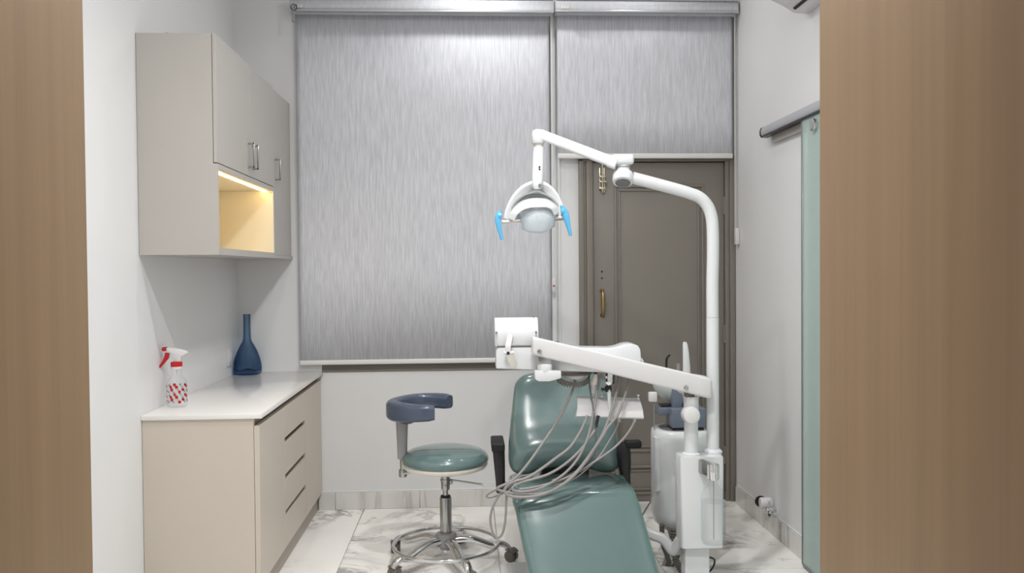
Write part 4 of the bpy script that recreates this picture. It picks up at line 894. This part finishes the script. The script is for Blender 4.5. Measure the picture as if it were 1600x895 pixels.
# hose holder trough below
HY = 3.548
x0, x1 = at(903, 635, HY).x, at(1001, 638, HY).x; zt1, zb1 = at(955, 622, HY).z, at(950, 650, HY).z
prof = [(0.045, zt1+0.004), (0.02, zt1+0.004), (-0.012, zt1-0.02), (-0.028, (zt1+zb1)/2), (-0.030, zb1+0.008), (-0.018, zb1), (0.0, zb1+0.004), (-0.018, (zt1+zb1)/2), (-0.004, zt1-0.02), (0.02, zt1-0.006), (0.045, zt1-0.006)]
n_ = 12; p = new()
secs = []
for i in range(n_+1):
    u = i/n_; x = x0+(x1-x0)*u; dz = -0.012*u
    secs.append([Vector((x+(-0.012 if u == 0 else (0.008 if u == 1 else 0))*((zt1-z)/(zt1-zb1)), HY+a, z+dz)) for a, z in prof])
loft(p, secs); hold = obj('hose_holder', p, M_WHITE2, t, smooth=45)
p = new(); add_tube(p, [att(951, 606, 3.72), att(952, 618, 3.705), att(953, 636, 3.685), att(955, 657, 3.66)], 0.0085, n=14); obj('holder_stem', p, M_BOWL, t)
p = new(); P = att(950.5, 600, 3.745); loft(p, [[att(x, y, 3.745)+Vector((a*q, b_*q, 0)) for a, b_ in rrect(0.040, 0.040, 0.014, 4)] for x, y, q in ((951, 581, 1), (951, 596, 1), (950.5, 600, 0.88), (950, 603, 0.62))]); cl = obj('clamp_block', p, M_CHROME, t)
for y0, y1 in ((582, 587), (591, 596)):
    p = new(); a = att(945.8, y1, 3.722); c = att(948.5, y0, 3.722); bx(p, a.x, c.x, tq(3.7215)-0.012, tq(3.735), a.z, c.z, 0.001, 1); obj('clamp_slot', p, M_BLACK, cl)
p = new(); a = att(956, 599, 3.73); c = att(959.5, 583, 3.73); bx(p, a.x, c.x, tq(3.725)-0.006, tq(3.76), a.z, c.z, 0.002, 1); obj('clamp_side', p, M_BLACK, cl)
p = new(); add_cyl(p, att(950.5, 602, 3.735), att(950.5, 612, 3.73), 0.0145, n=18, bev=0.003); add_cyl(p, at(950, 608, 3.53), at(940, 608, 3.515), 0.006, n=12, bev=0.002); obj('clamp_knob', p, M_BLACK, t)
for px, py in ((941, 616.5), (997, 619.5)):
    p = new(); c = at(px, py+3, HY+0.02); add_lathe(p, [(0.008, -0.004), (0.008, 0.004), (0.004, 0.006), (0.0075, 0.012), (0.006, 0.018), (0.001, 0.02)], c, 14); pg_ = obj('holder_peg', p, M_CHROME, hold)
    p = new(); add_tube(p, [c+Vector((0, 0, 0.018)), c+Vector((0.001, 0, 0.030)), c+Vector((-0.004, 0, 0.042))], 0.0012, n=6); obj('peg_wire', p, M_CAPGREY, pg_)
for px, py in ((967, 656), (991.5, 656)):
    p = new(); c = at(px, py, HY-0.01); add_cyl(p, c+Vector((0, 0, 0.014)), c+Vector((0, 0, -0.010)), 0.0065, n=12, bev=0.001); obj('hose_fitting', p, M_PALEGREY, hold)

# ------------------------------------------------------------------ handpieces and hoses
t = thing('scaler_handpiece', 'cream handpiece hanging tip down under the instrument table', 'handpiece', att(928, 616, 3.78))
p = new(); secs = []
for y, x, r in ((584, 930.5, 0.006), (588, 930, 0.010), (592, 929.5, 0.0135), (598, 928.5, 0.015), (601, 928, 0.0135)): secs.append([att(x, y, 3.78)+Vector((r*math.cos(2*PI*i/18), r*math.sin(2*PI*i/18), 0)) for i in range(18)])
loft(p, secs); obj('grip', p, M_CREAM, t)
p = new(); secs = []
for y, x, r in ((601.3, 928, 0.0115), (608, 927.5, 0.010), (614, 927, 0.007), (618, 926.8, 0.004)): secs.append([att(x, y, 3.78)+Vector((r*math.cos(2*PI*i/18), r*math.sin(2*PI*i/18), 0)) for i in range(18)])
loft(p, secs); obj('nose_cone', p, M_WHITE2, t)
p = new(); add_tube(p, [att(926.8, 617, 3.768), att(926.5, 612, 3.766), att(927.5, 608, 3.766)], 0.0014, n=6); obj('tip', p, M_CAPGREY, t)
p = new(); add_cyl(p, att(930.5, 584, 3.78), att(930.5, 580, 3.78), 0.008, n=12); obj('plug', p, M_BLACK, t)

def hose(label, pts, r, m=M_HOSE, conn=None):
    p = new(); add_tube(p, [att(x, y, Y) for x, y, Y in pts], r, n=10, k=7)
    o = tag(obj('instrument_hose', p, m, smooth=70), label, 'hose', 'hoses of the instrument table')
    if conn:
        q = new(); a = att(*conn[0]); c = att(*conn[1]); add_cyl(q, a-o.location, c-o.location, conn[2], n=12, bev=0.001)
        me = bpy.data.meshes.new('connector'); bmesh.ops.recalc_face_normals(q, faces=q.faces); q.to_mesh(me); q.free(); me.materials.append(M_BLACK)
        k = bpy.data.objects.new('connector', me); COL.objects.link(k); k.parent = o
    return o
hose('leftmost grey hose falling from the toothed hanger in front of the backrest',
     [(899, 582, 3.86), (897, 602, 3.80), (886, 630, 3.74), (868, 662, 3.66), (848, 692, 3.58), (826, 723, 3.50), (806, 746, 3.445), (790, 756, 3.43), (777, 763, 3.425), (791, 768.5, 3.42), (822, 771.5, 3.41), (848, 770.3, 3.41), (868, 763.5, 3.41), (886, 751, 3.42), (905, 732, 3.45), (926, 704, 3.49), (941, 682, 3.53), (950, 667, 3.56), (965, 648, 3.59), (974.5, 624, 3.63), (980, 604, 3.72), (983, 590, 3.78)], 0.0058)
hose('grey hose from the left end of the white holder along the bundle bottom',
     [(918, 649, 3.64), (907, 674, 3.60), (890, 699, 3.55), (868, 716, 3.51), (845, 733, 3.47), (824, 746, 3.44), (804, 752, 3.432), (792, 759, 3.425), (789, 769, 3.415), (801, 775.5, 3.40), (825, 776.3, 3.395), (850, 771.5, 3.392), (873, 760.5, 3.40), (896, 743.5, 3.43), (918, 717, 3.47), (935, 690, 3.52), (944, 673, 3.56), (954, 646, 3.60), (961, 622, 3.65), (965, 604, 3.74), (966.5, 590, 3.78)], 0.0062)
hose('grey hose with black connector below the middle of the white holder',
     [(934.5, 650, 3.64), (931, 668, 3.61), (923, 681, 3.57), (905, 705, 3.52), (880, 727, 3.47), (856, 741, 3.44), (834, 748, 3.432), (812, 754.5, 3.428), (800, 763, 3.415), (812, 768, 3.408), (838, 764.5, 3.408), (862, 753.5, 3.42), (885, 737, 3.45), (903, 716, 3.49), (916, 690, 3.54), (923, 667, 3.59), (927, 643, 3.61), (931.5, 619, 3.66), (935, 602, 3.74), (937, 586, 3.79)], 0.0056, M_HOSE, ((935, 649, 3.64), (931, 668, 3.61), 0.0066))
hose('thin dark hose hanging straight down beside the cream handpiece',
     [(920.4, 585, 3.80), (922, 610, 3.73), (926.5, 634, 3.62), (928.5, 656, 3.60), (931, 680, 3.59), (931, 700, 3.57), (924, 716, 3.53), (908, 731, 3.50), (885, 743, 3.47), (862, 750, 3.45)], 0.0036, M_HOSED)
hose('pale grey hose curving down from the right end of the white holder',
     [(991.5, 658, 3.65), (986, 669, 3.64), (976, 683, 3.61), (960, 699, 3.57), (941, 713, 3.53), (921, 726, 3.49), (902, 738, 3.46), (880, 748, 3.44), (855, 756, 3.425), (830, 762, 3.418), (812, 764, 3.416)], 0.0046)
hose('thin pale hose from the fitting right of the holder stem',
     [(967, 658, 3.65), (962, 671, 3.63), (951, 690, 3.58), (937, 712, 3.53), (918, 731, 3.49), (898, 747, 3.46), (872, 757, 3.44), (845, 760, 3.435)], 0.0036)
hose('grey hose loop hanging lowest beside the chrome foot ring',
     [(800, 757, 3.44), (787, 765, 3.435), (779, 775, 3.435), (771.5, 788, 3.435), (767, 803, 3.435), (766.5, 818, 3.435), (770, 832, 3.435), (777, 839.5, 3.435), (784, 835, 3.435), (788.5, 820, 3.435), (790.5, 800, 3.435), (791, 782, 3.435), (794, 768, 3.435), (806, 757, 3.44)], 0.0050)
hose('thin dark wire loop reaching furthest left out of the hose bundle',
     [(803, 753, 3.45), (788, 760, 3.45), (773, 766, 3.45), (762, 772.5, 3.45), (760.5, 776.5, 3.45), (767, 777.3, 3.45), (779, 773.5, 3.45), (792, 768, 3.44)], 0.0022, M_HOSED)
